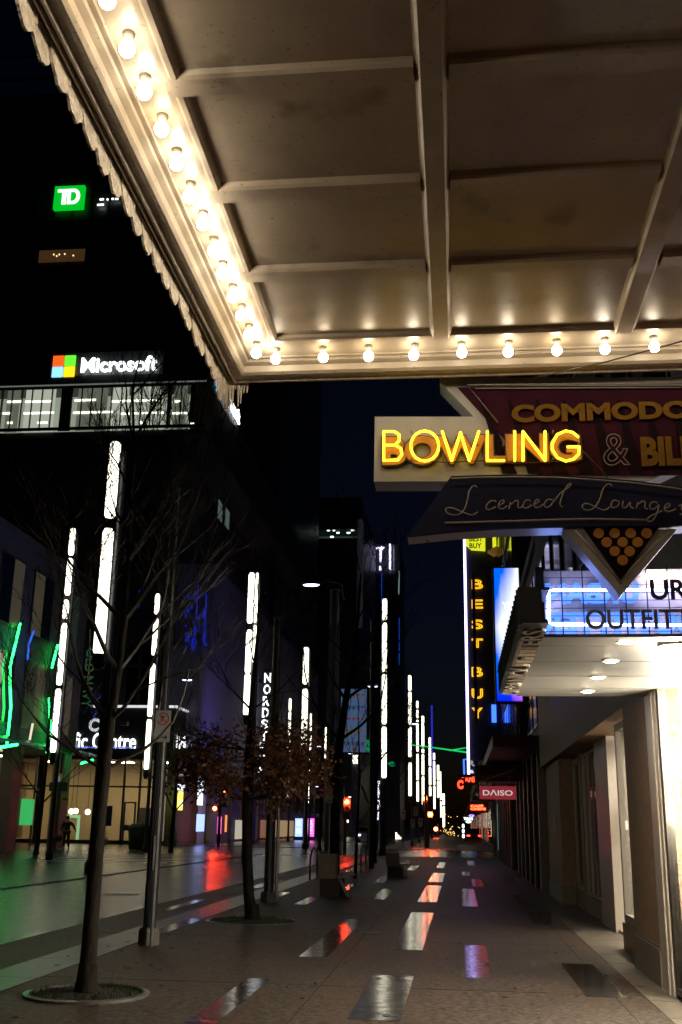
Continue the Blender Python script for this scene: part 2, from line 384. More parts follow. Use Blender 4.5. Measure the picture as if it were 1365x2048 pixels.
pxtext('right_lettering','BILLIARDS',1284,1560,868,934,SY-.016,orange2,sg,bold=.05,depth=.01)
pxtext('letter_outlines','BOWLING',762,1163,864,935,SY-.012,outline,sg,bold=.075,depth=.014)
pxtext('painted_lettering','BOWLING',765,1160,866,932,SY-.02,orange,sg,bold=.05,depth=.014)
neony=glow('yellow neon',(1,.60,.02),4.5,True)
GL={'B':[[(0,0),(0,1),(.55,1),(.8,.9),(.82,.7),(.6,.53),(0,.53)],[(.6,.53),(.9,.42),(.95,.2),(.75,.02),(0,0)]],
'O':[[(.5+.5*math.sin(t*math.pi/10),.5+.52*math.cos(t*math.pi/10)) for t in range(0,21)]],
'W':[[(0,1),(.26,0),(.5,.96),(.74,0),(1,1)]],'L':[[(.08,1),(.08,0),(.95,0)]],'I':[[(.5,1),(.5,0)]],'N':[[(.03,0),(.03,1),(.97,0),(.97,1)]],
'G':[[(.93,.82),(.75,.97),(.5,1.02),(.2,.9),(.02,.6),(.02,.38),(.2,.1),(.5,-.02),(.78,.05),(.96,.22),(.98,.47),(.58,.47)]]}
cells=[('B',768,806),('O',822,878),('W',885,958),('L',972,1010),('I',1024,1036),('N',1045,1092),('G',1104,1160)]
for ch,x0,x1 in cells:
    g=MB()
    for st in GL[ch]:
        pts=[]
        for (u,v) in st: a=q(x0+(x1-x0)*u,921-58*v,SY-.075); pts.append((a[0],SY-.075,a[1]))
        for i in range(len(pts)-1):
            g.tube([pts[i],pts[i+1]],.0092,8)
        for p in pts: g.ball(p,.0093,8,6)
    n=obj('neon_letter',g,neony,sg,True)
    g=MB()
    for (u,v) in ((x0+2,864),(x0+2,920),(x1-3,890)): a=q(u,v,SY-.04); g.tube([(a[0],SY-.005,a[1]),(a[0],SY-.07,a[1])],.006,5)
    obj('tube_support',g,deadtube,n)
g=MB(); g.tube([(q(806,923)[0],SY-.03,q(806,923)[1]),(q(890,928)[0],SY-.035,q(890,928)[1]),(q(980,924)[0],SY-.03,q(980,924)[1]),(q(1060,929)[0],SY-.035,q(1060,929)[1]),(q(1150,924)[0],SY-.03,q(1150,924)[1])],.004,5); g.tube([(q(1160,900)[0],SY-.03,q(1160,900)[1]),(q(1200,940)[0],SY-.03,q(1200,940)[1]),(q(1215,958)[0],SY-.02,q(1215,958)[1])],.004,5); obj('sign_wiring',g,outline,sg)
# navy arched panel
top=[(903,952),(960,950),(1030,949),(1110,950),(1180,954),(1260,960),(1340,970),(1430,984)]
bot=[(1430,1046),(1340,1052),(1240,1052),(1130,1053),(1000,1057),(900,1064),(815,1073)]
g=MB(); g.prism([q(x,y,6.9) for x,y in top+bot],'y',6.9,6.93); obj('navy_panel',g,navy,sg)
g=MB(); P=[q(x,y-1,6.9) for x,y in top+bot]; g.prism(P,'y',6.931,7.13); obj('navy_cabinet',g,signwhite,sg)
g=MB(); g.tube([(q(x,y+5,6.87)[0],6.87,q(x,y+5,6.87)[1]) for x,y in top],.006,6); g.tube([(q(x,y,6.87)[0],6.87,q(x,y,6.87)[1]) for x,y in [(890,1046),(1000,1043),(1100,1040),(1180,1038),(1296,1040)]],.0075,6); obj('arch_tube',g,deadtube,sg,True)
# script lettering, strokes in photo pixels
scr=[[(955,975),(948,970),(938,982),(936,1000),(930,1020),(915,1032),(895,1028),(890,1018),(902,1014),(925,1024),(945,1032),(956,1024)],
[(993,1004),(985,1000),(974,1008),(972,1018),(980,1020),(992,1014)],[(997,1012),(1010,1005),(1006,999),(998,1006),(997,1016),(1006,1019),(1015,1012)],
[(1018,1018),(1022,1003),(1020,1012),(1032,1000),(1038,1003),(1035,1014),(1041,1017),(1047,1010)],[(1062,1002),(1054,999),(1047,1006),(1046,1016),(1055,1017),(1064,1010)],
[(1067,1010),(1080,1003),(1076,998),(1069,1004),(1069,1015),(1078,1016),(1088,1008)],[(1106,1000),(1097,998),(1089,1006),(1090,1015),(1099,1015),(1110,1000),(1122,985),(1138,976),(1144,966),(1135,970),(1125,990),(1119,1010),(1126,1015)],
[(1225,972),(1218,966),(1206,976),(1202,996),(1192,1014),(1178,1022),(1166,1018),(1164,1010),(1175,1006),(1195,1016),(1210,1022),(1220,1014)],
[(1236,1002),(1227,1000),(1222,1008),(1224,1016),(1234,1015),(1240,1006),(1236,1001)],[(1247,1002),(1244,1014),(1252,1017),(1262,1002),(1260,1014),(1268,1017)],[(1273,1017),(1277,1003),(1276,1010),(1286,1001),(1292,1005),(1289,1016),(1296,1018)],
[(1316,1006),(1306,1003),(1299,1010),(1301,1019),(1311,1018),(1320,1006),(1314,1030),(1304,1044),(1292,1042),(1300,1032),(1325,1022)],[(1328,1018),(1342,1012),(1338,1006),(1329,1012),(1330,1022),(1340,1024),(1352,1018)],[(1358,1012),(1366,1008),(1362,1016),(1370,1024),(1360,1030)]]
def smoothp(p,n=3):
    for _ in range(n):
        o=[p[0]]
        for a,b in zip(p,p[1:]): o+=[(a[0]*.75+b[0]*.25,a[1]*.75+b[1]*.25),(a[0]*.25+b[0]*.75,a[1]*.25+b[1]*.75)]
        o.append(p[-1]); p=o
    return p
g=MB()
for st in scr:
    g.tube([(q(x,y,6.87)[0],6.87,q(x,y,6.87)[1]) for x,y in smoothp(st,2)],.0052,6)
obj('script_lettering',g,deadtube,sg,True)
# pin triangle
g=MB(); P=[q(x,y,6.93) for x,y in [(1128,1058),(1355,1058),(1241,1192)]]; g.prism(P,'y',6.935,7.12); obj('triangle_cabinet',g,signwhite,sg)
P=[q(x,y,6.92) for x,y in [(1165,1052),(1320,1052),(1242,1160)]]
g=MB(); g.prism(P,'y',6.915,6.934); tp=obj('triangle_panel',g,darkburg,sg)
g=MB()
for row,(yy0,xs) in enumerate([(1066,[1198,1230,1262,1294]),(1084,[1214,1246,1276]),(1102,[1230,1260]),(1120,[1246])]):
    for x in xs:
        a=q(x,yy0,6.9); g.prism([(a[0]+.034*math.cos(t*math.pi/10),a[1]+.034*math.sin(t*math.pi/10)) for t in range(20)],'y',6.9,6.914)
obj('pin_spots',g,orange,tp)
g=MB()
for pp in ([(1150,1060),(1190,1105),(1225,1145),(1243,1168)],[(1336,1066),(1300,1100),(1262,1140),(1250,1160)]):
    g.tube([(q(x,y,6.89)[0],6.89,q(x,y,6.89)[1]) for x,y in pp],.008,6)
obj('triangle_tube',g,deadtube,sg,True)
g=MB()
for x in (930,1200,1380): a=q(x,760); g.box(a[0]-.02,a[0]+.02,SY+.1,SY+.14,4.4,5.1)
g.box(-.2,2.3,SY+.08,SY+.16,4.78,4.86)
obj('support_bracket',g,mat('dark steel',(.05,.05,.055),.45,metal=.6),sg)
g=MB(); a=PY(845,1080,7.05); g.tube([(a[0],7.05,a[2]+.04),(a[0]+.05,7.05,a[2]-.03),(a[0]+.07,7.05,a[2]-.06),(a[0]+.055,7.05,a[2]-.075)],.004,6); obj('hanging_wire',g,MATS['dark steel'],sg)

# ================================================================== NEAR SHOP (right)
XW=1.93
brick=mat('brown brick wall',(.40,.27,.18),.6,var=.25,scale=9,bump=.35,bscale=30)
stone=mat('grey granite cladding',(.22,.175,.14),.45,var=.2,scale=12)
framem=mat('cream window frame',(.60,.56,.50),.35,var=.08)
darkf=mat('dark bronze frame',(.05,.045,.04),.35,metal=.5)
glass=glass_mat('shop glass',(.96,.98,.97))
shop=thing('shop_building',(3,15,0),'near right clothing shop, brown piers and bright cream framed show windows','shop')
g=MB(); g.box(XW,2.5,-12,6.1,0,9); g.box(XW,2.5,6.1,8.9,2.95,9); g.box(2.6,14,27.2,27.5,0,12); g.box(2.5,14,-12,-11.7,0,12); g.box(13.7,14,-12,27.2,0,12); g.box(2.5,14,-12,27.2,12,12.2); obj('wall',g,brick,shop)
uw=mat('upper wall dark render',(.10,.09,.10),.7,var=.2,scale=2)
g=MB(); g.box(2.02,2.6,8.9,27.2,2.95,5.0); obj('brick_band',g,brick,shop)
g=MB(); g.box(2.1,2.6,8.9,27.2,5.0,12); obj('upper_wall',g,uw,shop)
for k in range(8):
    for z in (5.6,8.8):
        y=9.6+k*2.15
        g=MB(); g.box(2.05,2.098,y,y+1.3,z,z+2.1); wi=obj('window',g,darkf,shop)
        g=MB(); g.box(2.04,2.049,y+.08,y+1.22,z+.08,z+2.02); obj('pane',g,mat('dark glass',(.01,.012,.02),.06,var=0,spec=.8),wi)
def pier(x0,x1,y0,y1,m_,base=.36):
    g=MB(); g.box(x0,x1,y0,y1,0,2.948); p_=obj('pier',g,m_,shop)
    if base: g=MB(); g.box(x0-.025,x1,y0-.02,y1+.02,0,base); g.box(x0-.01,x1,y0-.01,y1+.01,base,base+.03); obj('pier_base',g,stone,p_)
pier(2.0,2.6,11.66,13.3,brick); pier(2.36,2.6,17.6,19.2,framem,0); pier(2.40,2.62,21.75,22.2,brick,0); pier(2.15,2.7,23.65,27.2,brick)
def window(y0,y1,x,z0,z1,fm,name='show_window',mull=(),t=.055):
    g=MB()
    g.box(x-.03,x+.05,y0,y0+t,z0,z1); g.box(x-.03,x+.05,y1-t,y1,z0,z1); g.box(x-.03,x+.05,y0+t,y1-t,z0,z0+t); g.box(x-.03,x+.05,y0+t,y1-t,z1-t,z1)
    for m0 in mull: g.box(x-.02,x+.04,m0-.02,m0+.02,z0+t,z1-t)
    o=obj(name,g,fm,shop); g=MB(); g.box(x,x+.008,y0+t,y1-t,z0+t,z1-t); obj('pane',g,glass,o); return o
window(6.12,10.95,2.02,.05,2.94,darkf,mull=(8.3,))
g=MB(); g.box(1.985,2.08,11.08,11.64,0,2.94); g.box(1.97,2.0,11.2,11.26,0,2.94); obj('corner_jamb',g,framem,shop)
g=MB(); g.box(2.0,2.07,10.96,11.07,0,2.94); obj('dark_mullion',g,darkf,shop)
window(13.35,15.3,2.2,.34,2.9,framem,t=.1,mull=(14.5,))
g=MB(); g.box(2.14,2.3,13.31,15.3,0,.33); obj('stall_riser',g,brick,shop)
window(19.25,21.7,2.45,.32,2.9,framem,mull=(20.3,21.0))
window(22.25,23.6,2.45,.32,2.9,framem,t=.12)
g=MB(); g.box(2.40,2.55,19.22,21.72,0,.31); g.box(2.40,2.55,22.22,23.62,0,.31); obj('stall_riser',g,brick,shop)
g=MB(); g.box(2.95,3.02,15.9,16.0,0,2.9); g.box(2.95,3.02,17.3,17.4,0,2.9); g.box(2.95,3.02,16.0,17.3,2.3,2.42); g.box(2.95,3.02,16.0,17.3,2.8,2.9); g.box(2.95,3.02,16.0,17.3,0,.12)
d=obj('door',g,framem,shop); g=MB(); g.tube([(2.9,17.2,.9),(2.9,17.2,1.5)],.015,8); obj('handle',g,darkf,d)
g=MB(); g.box(2.13,2.14,24.6,24.95,1.42,1.78); obj('wall_notice',g,mat('pale notice',(.5,.48,.42),.6),shop)
g=MB(); g.box(2.17,2.19,14.0,14.3,1.0,1.35); obj('window_sticker',g,mat('red sticker',(.4,.06,.05),.6),shop)
# interior
inw=mat('shop interior white',(.66,.60,.52),.7,var=.05)
g=MB(); g.box(7,7.1,6.2,23.6,0,2.94); g.box(2.7,7,18.6,18.7,0,2.94); g.box(2.6,7,6.1,6.2,0,2.94); g.box(2.5,7,6.2,23.6,2.941,2.949); g.box(2.6,7,23.6,23.64,0,2.94); obj('interior_wall',g,inw,shop)
g=MB(); g.box(2.55,2.6,6.2,10.6,.35,2.6); obj('window_backing',g,mat('white display backing',(.8,.76,.7),.6,var=.08,scale=3),shop)
g=MB(); g.box(2.09,2.54,6.2,10.9,.002,.3); g.box(2.4,7,10.95,18.6,.002,.05); g.box(2.6,7,18.7,23.6,.002,.05); obj('interior_floor',g,mat('shop floor',(.35,.32,.28),.3,var=.2),shop)
fab=[(.35,.1,.08),(.1,.14,.2),(.3,.28,.24),(.12,.1,.09),(.45,.40,.30)]
for i in range(5):
    y=11.6+i*1.5; rk=thing('clothes_rack',(4.0,y,.05),'steel clothes rack hung with garments inside the bright right shop','clothes rack','clothes racks inside the bright right shop')
    g=MB(); g.tube([(3.5,y,1.55),(4.6,y,1.55)],.015,6); g.tube([(3.5,y,.05),(3.5,y,1.55)],.015,6); g.tube([(4.6,y,.05),(4.6,y,1.55)],.015,6); obj('rail',g,darkf,rk)
    for k in range(5):
        g=MB(); x=3.6+k*.2; g.prism([(y-.22,.6),(y-.2,1.3),(y-.05,1.48),(y+.05,1.48),(y+.2,1.3),(y+.22,.6)],'x',x,x+.05); obj('garment',g,mat('garment %d'%((i+k)%5),fab[(i+k)%5],.8),rk)
# mannequin-like draped forms in the near window
for i,(y,cc) in enumerate(((9.9,(.10,.09,.10)),(9.2,(.30,.08,.07)))):
    dm=thing('dress_form',(2.32,y,.3),('dark draped dress form standing in the near bright window','red draped dress form behind the dark one in the near bright window')[i],'dress form')
    g=MB(); g.lathe([(.12,0),(.12,.02),(.015,.04),(.015,.65)],2.32,y,.3,12); obj('stand',g,darkf,dm)
    g=MB(); g.lathe([(.15,.45),(.13,.7),(.10,.95),(.13,1.2),(.14,1.32),(.05,1.42),(.045,1.5)],2.32,y,.3,14); obj('garment',g,mat('draped cloth %d'%i,cc,.8,bump=.3),dm,True)
fx=glow('shop ceiling light',(1,.86,.66),110,True)
for y in (11.4,13.2,15.2,17.0):
    g=MB(); g.box(3.2,3.5,y,y+.8,2.90,2.93); obj('ceiling_light',g,fx,shop)
# dazzling spot lamps behind the near glass
sp=glow('display lamp',(1,.88,.70),1200,True)
for (x,y) in ((1362,1625),(1366,1500)):
    p=PX(x,y,2.10); g=MB(); g.ball((2.18,p[1],p[2]),.07,12,8); g.tube([(2.18,p[1],p[2]+.06),(2.18,p[1],2.94)],.012,6); obj('display_lamp',g,sp,shop,True)

# ---- canopy over the shop
cy0,cy1=7.86,11.6; cz0=2.865
csof=mat('canopy soffit grey',(.12,.108,.095),.45,var=.12,scale=3)
cmet=mat('canopy weathered metal',(.022,.024,.024),.6,metal=.1,var=.3,scale=12)
cn=thing('shop_canopy',(1.3,10,cz0),'flat shop canopy with neon framed lattice front and downlights, right of the bowling sign','canopy')
g=MB(); g.box(.64,XW+.22,cy0,cy1,cz0,cz0+.01)
obj('soffit',g,csof,cn)
g=MB(); g.box(.66,2.15,cy0+.16,cy1,cz0+.50,cz0+.53); obj('deck',g,cmet,cn)
g=MB(); g.box(.45,.64,7.35,cy1-.3,cz0+.004,cz0+.03); g.box(.44,.46,7.35,cy1-.3,cz0-.01,cz0+.25); g.box(.46,.60,7.35,7.38,cz0+.03,cz0+.25); g.box(.44,.66,7.4,cy1,cz0+.25,cz0+.27); obj('side_fascia',g,cmet,cn)
lettm=mat('brushed tan letters',(.20,.165,.13),.4,metal=.2,var=.15)
text('side_lettering','URBAN OUTFITTERS',(.635,cy1-.4,cz0-.012),(0,-1,0),(-1,0,0),3.75,.165,lettm,cn,depth=.02,bold=.015)
for k in range(20):
    y=7.4+k*.19; g=MB(); g.tube([(.435,y,cz0+.0),(.43,y,cz0+.25)],.006,5); obj('letter_rail',g,cmet,cn)
# lattice front
fy=cy0
bluebk=glow('blue neon halo lettering',(.05,.18,1),2.0,False)
neonb=glow('blue white neon',(.26,.36,1),42,True)
pan=mat('tan timber backing',(.42,.31,.22),.55,var=.2,scale=10)
g=MB(); g.box(.62,2.15,fy+.12,fy+.14,cz0+.012,cz0+.52); obj('front_backing',g,pan,cn)
g=MB()
x=.63
while x<2.16: g.box(x,x+.008,fy-.01,fy-.002,cz0+.01,cz0+.52); x+=.155
for k in range(9): z=cz0+.03+k*.058; g.box(.63,2.16,fy-.018,fy-.011,z,z+.004)
g.box(.60,.66,fy-.02,fy+.14,cz0,cz0+.52)
obj('wire_lattice',g,mat('black lattice wire',(.03,.03,.04),.4,metal=.4),cn)
g=MB(); g.box(.60,2.16,fy-.02,fy+.16,cz0-.012,cz0+.012); obj('front_edge',g,csof,cn)
def c2(x,y,Y): p=PY(x,y,Y); return (p[0],Y,p[2])
g=MB(); pts=[c2(x,y,fy+.03) for x,y in smoothp([(1600,1180),(1112,1180),(1098,1182),(1098,1246),(1112,1249),(1600,1250)],0)]
g.tube(pts,.0115,8); obj('neon_frame',g,neonb,cn,True)
def ctext(name,s,x0,x1,yt,yb,Y,m_,**k):
    a=PY(x0,yb,Y); b=PY(x1,yt,Y); text(name,s,(a[0],Y,a[2]),*UX,b[0]-a[0],b[2]-a[2],m_,cn,**k)
ctext('halo_lettering','URBAN',1092,1276,1166,1208,fy+.1,bluebk,mirror=True,bold=.04)
ctext('halo_lettering','OUTFITTERS',1060,1400,1224,1270,fy+.1,bluebk,mirror=True,bold=.04)
g=MB(); g.tube([c2(x,y,fy+.08) for x,y in ((1290,1152),(1600,1156))],.014,8); obj('added_white_tube',g,glow('added panel tube',(1,.88,.85),45,True),cn,True)  # white tube added behind the lattice to brighten the panel's right side
ctext('front_lettering','URBAN',1302,1480,1158,1200,fy-.03,mat('dark letter',(.05,.045,.05),.5),bold=.02)
ctext('front_lettering','OUTFITTERS',1172,1462,1218,1259,fy-.03,mat('tan flat letters',(.30,.24,.18),.6),bold=.02)
g=MB()
for y in (8.3,9.1,10.0,10.9): g.box(.66,XW+.2,y,y+.008,cz0-.003,cz0-.0005)
obj('soffit_seam',g,mat('seam shadow gap',(.05,.045,.04),.8),cn)
dl=glow('canopy downlight',(1,.84,.66),170,True)
for (x,y) in [(1252,1282),(1222,1320),(1196,1353),(1175,1381)]:
    p=PZ(x,y,cz0); g=MB(); g.lathe([(.052,0),(.075,0),(.075,-.012),(.052,-.012)],p[0],p[1],cz0-.0005,20); r_=obj('downlight',g,framem,cn)
    g=MB(); g.lathe([(.001,-.0125),(.05,-.0125),(.05,-.016),(.001,-.016)],p[0],p[1],cz0-.001,20); obj('lens',g,dl,r_)
p=PZ(1352,1286,cz0); g=MB(); g.lathe([(.135,0),(.135,-.02),(.13,-.03)],p[0],p[1],cz0,20); r_=obj('floodlight',g,framem,cn)
g=MB(); g.ball((p[0]-.01,p[1],cz0-.035),.11,14,8,(1,1,.45)); obj('flood_lens',g,glow('floodlight lens',(1,.80,.56),1400,True),r_,True)

# ================================================================== RIGHT ROW beyond the shop
def building(name,loc,label,x0,x1,y0,y1,h,wm,cat='building'):
    t=thing(name,loc,label,cat); g=MB(); g.box(x0,x1,y0,y1,0,h); obj('wall',g,wm,t)
    g=MB(); g.box(x0-.12,x1+.12,y0-.12,y1+.12,h,h+.35); obj('roof',g,wm,t); return t
dglass=MATS['dark glass']
purp=mat('purple washed render wall',(.15,.12,.17),.7,var=.2,scale=3)  # purple light on the upper floors is put into this colour
b2=building('daiso_block',(6,30,0),'dark shop block with purple washed upper floors behind the red hanging sign',2.55,14,27.5,40,10,purp); b2.name='corner_shop_building'
for k in range(6):
    y=27.55+k*2.05
    g=MB(); g.box(1.98,2.54,y,y+.35,0,3.4); obj('pier',g,stone,b2)
    g=MB(); g.box(2.3,2.36,y+.35,y+2.2,.2,3.1); wi=obj('shop_window',g,darkf,b2); g=MB(); g.box(2.28,2.299,y+.45,y+2.1,.3,3.0); obj('pane',g,dglass,wi)
    for z in (4.6,7.4):
        g=MB(); g.box(2.5,2.56,y+.3,y+1.8,z,z+1.9); wi=obj('window',g,darkf,b2); g=MB(); g.box(2.48,2.499,y+.4,y+1.7,z+.1,z+1.8); obj('pane',g,dglass,wi)
g=MB(); g.box(.9,2.5,28,38.5,3.5,3.8); obj('flat_canopy',g,mat('purple canopy metal',(.2,.08,.16),.5),b2)
g=MB(); g.box(1.98,2.6,27.5,40,3.41,3.49); obj('signboard',g,purp,b2)
b3=building('far_shop_building',(6,49,0),'tall dark glazed corner building that carries the blue edged blade sign',2.3,16,40.3,58,22,uw)
for k in range(8):
    y=40.6+k*2.15
    for z in (.3,4.4,7.4,10.4,13.4,16.4):
        g=MB(); g.box(2.24,2.29,y,y+1.7,z,z+2.4); wi=obj('window',g,darkf,b3); g=MB(); g.box(2.22,2.239,y+.1,y+1.6,z+.1,z+2.3); obj('pane',g,dglass,wi)
    g=MB(); g.box(1.95,2.3,y+1.75,y+2.1,0,3.8); obj('pier',g,stone,b3)
g=MB(); g.box(1.2,2.3,41,57,3.9,4.2); obj('canopy',g,cmet,b3)
# lit slits in the shopfronts
for i,(x,yt,yb,cc,s) in enumerate([(984,1640,1672,(.8,.75,.5),1.2),(998,1606,1700,(.25,.6,.62),.35),(1014,1640,1665,(.9,.8,.6),1.2),(1031,1607,1660,(.95,.85,.6),1.4)]):
    X=2.28 if i!=1 else 1.96
    a=PX(x,yb,X); b=PX(x,yt,X); g=MB(); g.box(X-.02,X-.01,a[1],a[1]+.35,a[2],b[2]); obj('lit_slit',g,glow('slit light %d'%i,cc,s),b2 if a[1]<40 else b3)
# awning frame and hanging red sign
aw=thing('awning_frame',(1.4,33,3.6),'thin grey triangular awning stays above the red hanging sign','awning')
g=MB(); a=PY(961,1563,34); b=PY(1030,1539,34); c3=PY(1036,1565,34); g.tube([a,b],.03,6); g.tube([a,c3],.03,6); obj('stay',g,mat('pale grey tube',(.4,.38,.34),.4),aw)
g=MB(); p=PY(950,1535,35.5); p2=PY(1060,1560,35.5); g.box(p[0],2.3,34.2,36.6,p2[2],p[2]); obj('awning_box',g,mat('dark awning cloth',(.07,.06,.05),.8),aw)
ds=thing('hanging_sign',(1.3,34,2.5),'small red hanging sign with white lettering under the awning frame','sign')
a=PY(960,1598,33.9); b=PY(1032,1573,33.9)
g=MB(); g.box(a[0],b[0],33.9,34.05,a[2],b[2]); obj('panel',g,glow('red sign face',(.55,.045,.07),.42),ds)
text('lettering','D\u039bISO',(a[0]+.1,33.88,a[2]+.11),*UX,b[0]-a[0]-.2,b[2]-a[2]-.22,glow('white sign letters',(1,.9,.85),.62),ds,depth=.012,bold=.01)
g=MB(); g.tube([(a[0]+.25,33.97,b[2]),(a[0]+.25,33.97,b[2]+.32)],.012,6); g.tube([(b[0]-.2,33.97,b[2]),(b[0]-.2,33.97,b[2]+.32)],.012,6); obj('hanger',g,MATS['pale grey tube'],ds)
# LED advertising screen
sc=thing('advertising_screen',(1.6,24.2,5),'tall blue advertising screen glowing above the shop canopy','screen')
Ys=24.0
a=PY(995,1402,Ys); b=PY(1037,1136,Ys)
g=MB(); g.box(a[0]-.04,b[0]+.04,Ys+.02,Ys+.22,a[2]-.04,b[2]+.04); obj('housing',g,darkf,sc)
sm=bpy.data.materials.new('led screen picture'); sm.use_nodes=True; n=sm.node_tree; L=n.links; pb=n.nodes['Principled BSDF']; pb.inputs['Base Color'].default_value=(.01,.01,.01,1)
tc=n.nodes.new('ShaderNodeTexCoord'); sep=n.nodes.new('ShaderNodeSeparateXYZ'); L.new(tc.outputs['Generated'],sep.inputs[0])
mm=n.nodes.new('ShaderNodeMath'); mm.operation='MULTIPLY_ADD'; L.new(sep.outputs['X'],mm.inputs[0]); mm.inputs[1].default_value=.55
no=n.nodes.new('ShaderNodeTexNoise'); no.inputs['Scale'].default_value=2.3; L.new(tc.outputs['Generated'],no.inputs['Vector'])
tri=n.nodes.new('ShaderNodeMath'); tri.operation='PINGPONG'; L.new(sep.outputs['Z'],tri.inputs[0]); tri.inputs[1].default_value=.55
m2=n.nodes.new('ShaderNodeMath'); m2.operation='MULTIPLY_ADD'; L.new(no.outputs[0],m2.inputs[0]); m2.inputs[1].default_value=.35; L.new(tri.outputs[0],m2.inputs[2]); L.new(m2.outputs[0],mm.inputs[2])
cr=n.nodes.new('ShaderNodeValToRGB'); e=cr.color_ramp.elements; e[0].position=.52; e[0].color=(.0,.13,1,1); e[1].position=.84; e[1].color=(.9,.95,1,1)
L.new(mm.outputs[0],cr.inputs[0])
cr2=n.nodes.new('ShaderNodeValToRGB'); e=cr2.color_ramp.elements; e[0].position=.0; e[0].color=(.75,.1,.9,1); e[1].position=.2; e[1].color=(1,1,1,1); L.new(sep.outputs['Z'],cr2.inputs[0])
mx=n.nodes.new('ShaderNodeMix'); mx.data_type='RGBA'; mx.blend_type='MULTIPLY'; mx.inputs[0].default_value=1; L.new(cr.outputs[0],mx.inputs[6]); L.new(cr2.outputs[0],mx.inputs[7])
L.new(mx.outputs[2],pb.inputs['Emission Color']); pb.inputs['Emission Strength'].default_value=1.15; sm.cycles.emission_sampling='FRONT'
g=MB(); g.box(a[0],b[0],Ys,Ys+.018,a[2],b[2]); scr_=obj('display',g,sm,sc)
text('display_lettering','YOU\nGO',(PY(1006,1240,Ys)[0],Ys-.012,PY(1006,1240,Ys)[2]),*UX,.36,.42,glow('screen white',(1,1,1),1.3),scr_,depth=.01)
text('display_lettering','H\nH',(PY(1011,1370,Ys)[0],Ys-.012,PY(1011,1336,Ys)[2]),*UX,.16,.5,glow('screen red',(1,.15,.08),1.2),scr_,depth=.01,bold=.03)

# blade sign with vertical neon letters
bl=thing('blade_sign',(1.3,60,5),'tall black blade sign with blue edge tube and yellow vertical neon letters','sign')
BY=56.0
def bx(x,y): p=PY(x,y,BY); return p
a=bx(938,1520); t=bx(930,1060)
g=MB(); g.box(a[0]+.02,2.3,BY,BY+.5,a[2],t[2]); obj('panel',g,mat('black sign panel',(.03,.028,.03),.5),bl)
g=MB(); g.tube([(a[0]-.02,BY-.05,a[2]-.8),(a[0]-.02,BY-.05,t[2])],.065,8); obj('edge_tube',g,glow('violet white edge tube',(.42,.38,1),7),bl,True)
g=MB(); g.tube([(1.9,BY-.1,bx(975,1445)[2]),(1.9,BY-.1,bx(975,1410)[2])],.12,8); obj('blue_tube',g,glow('blue tube',(.03,.12,1),3),bl,True)
ny=glow('amber neon',(1,.47,.01),1.7)
for ch,y0,y1 in (('B',1160,1179),('E',1200,1218),('S',1240,1259),('T',1278,1296),('B',1335,1354),('U',1378,1398),('Y',1416,1437)):
    p=bx(944,y1); p1=bx(966,y0); text('neon_letter',ch,(p[0],BY-.12,p[2]),*UX,p1[0]-p[0],p1[2]-p[2],ny,bl,outline=.03)
g=MB(); p=bx(951,1445); p1=bx(958,1150); g.box(p[0]-.03,p[0]+.13,BY-.26,BY-.2,p[2],p1[2]); obj('front_rib',g,MATS['black sign panel'],bl)
tg=bx(932,1104); tg1=bx(970,1070)
g=MB(); g.prism([(tg[0],tg[2]+.35),(tg[0]+.3,tg[2]+.06),(tg1[0],tg[2]),(tg1[0]+.02,tg1[2]),(tg[0],tg1[2])],'y',BY-.3,BY-.1); obj('tag_badge',g,glow('yellow badge',(.75,.8,.02),1.0),bl)
text('badge_lettering','BEST\nBUY',(tg[0]+.2,BY-.33,tg[2]+.12),*UX,.72,.66,mat('black lettering',(.01,.01,.01),.5),bl,depth=.02,bold=.02)
g=MB(); p=bx(985,1072); p1=bx(993,1098); g.box(p[0],p1[0],BY-.3,BY-.1,p1[2],p[2]); obj('badge_side',g,MATS['yellow badge'],bl)
hoodb=MB(); a_=Vector(bx(975,1110)); b_=Vector(bx(1025,1096)); hoodb.prism([(a_.x,a_.z),(a_.x+.35,a_.z-.22),(b_.x,b_.z),(b_.x-.2,b_.z+.2)],'y',BY-1,BY-.4); obj('amber_panel',hoodb,mat('amber panel',(.45,.26,.05),.5,emit=(.8,.4,.05),estr=.12,sample=False),bl)

# small neon signs further along
def redsign(x0,x1,yt,yb,Y,s,label,colr=(1,.06,.02),st=3.5,cat='neon sign',outl=.05,plate=True,vert=False):
    a=PY(x0,yb,Y); b=PY(x1,yt,Y); t=thing('neon_sign',((a[0]+b[0])/2,Y,a[2]),label,cat)
    if plate: g=MB(); g.box(a[0]-.1,b[0]+.1,Y+.05,Y+.2,a[2]-.1,b[2]+.1); obj('backplate',g,MATS['black sign panel'],t)
    text('lettering',s,(a[0],Y,a[2]),*UX,b[0]-a[0],b[2]-a[2],glow(label[:30],colr,st),t,outline=outl); return t
redsign(921,950,1553,1564,52,'CAF\u00c9','red cursive neon sign at the foot of the blade sign',st=3,outl=.05)
redsign(915,927,1560,1578,51.5,'C','big red neon letter C beside the blade sign foot',st=3,outl=.07)
redsign(941,972,1609,1620,46,'CAF\u00c9\nCR\u00caPE','bright red neon sign below the small red hanging sign',st=7,outl=.07)
redsign(937,950,1521,1532,58,'R','small white letter R sign under the blade sign',colr=(.9,.85,.8),st=.7,outl=.02)
redsign(939,948,1540,1558,57,'a\nr','tiny white script sign under the letter R sign',colr=(.8,.85,1),st=1.2,outl=.03)
redsign(928,946,1635,1640,95,'TAXI','small white shop sign far down the right sidewalk',colr=(.8,.9,1),st=3)
redsign(938,949,1629,1634,85,'o','tiny blue glowing shop sign far down the right sidewalk',colr=(.2,.15,1),st=4,plate=False)
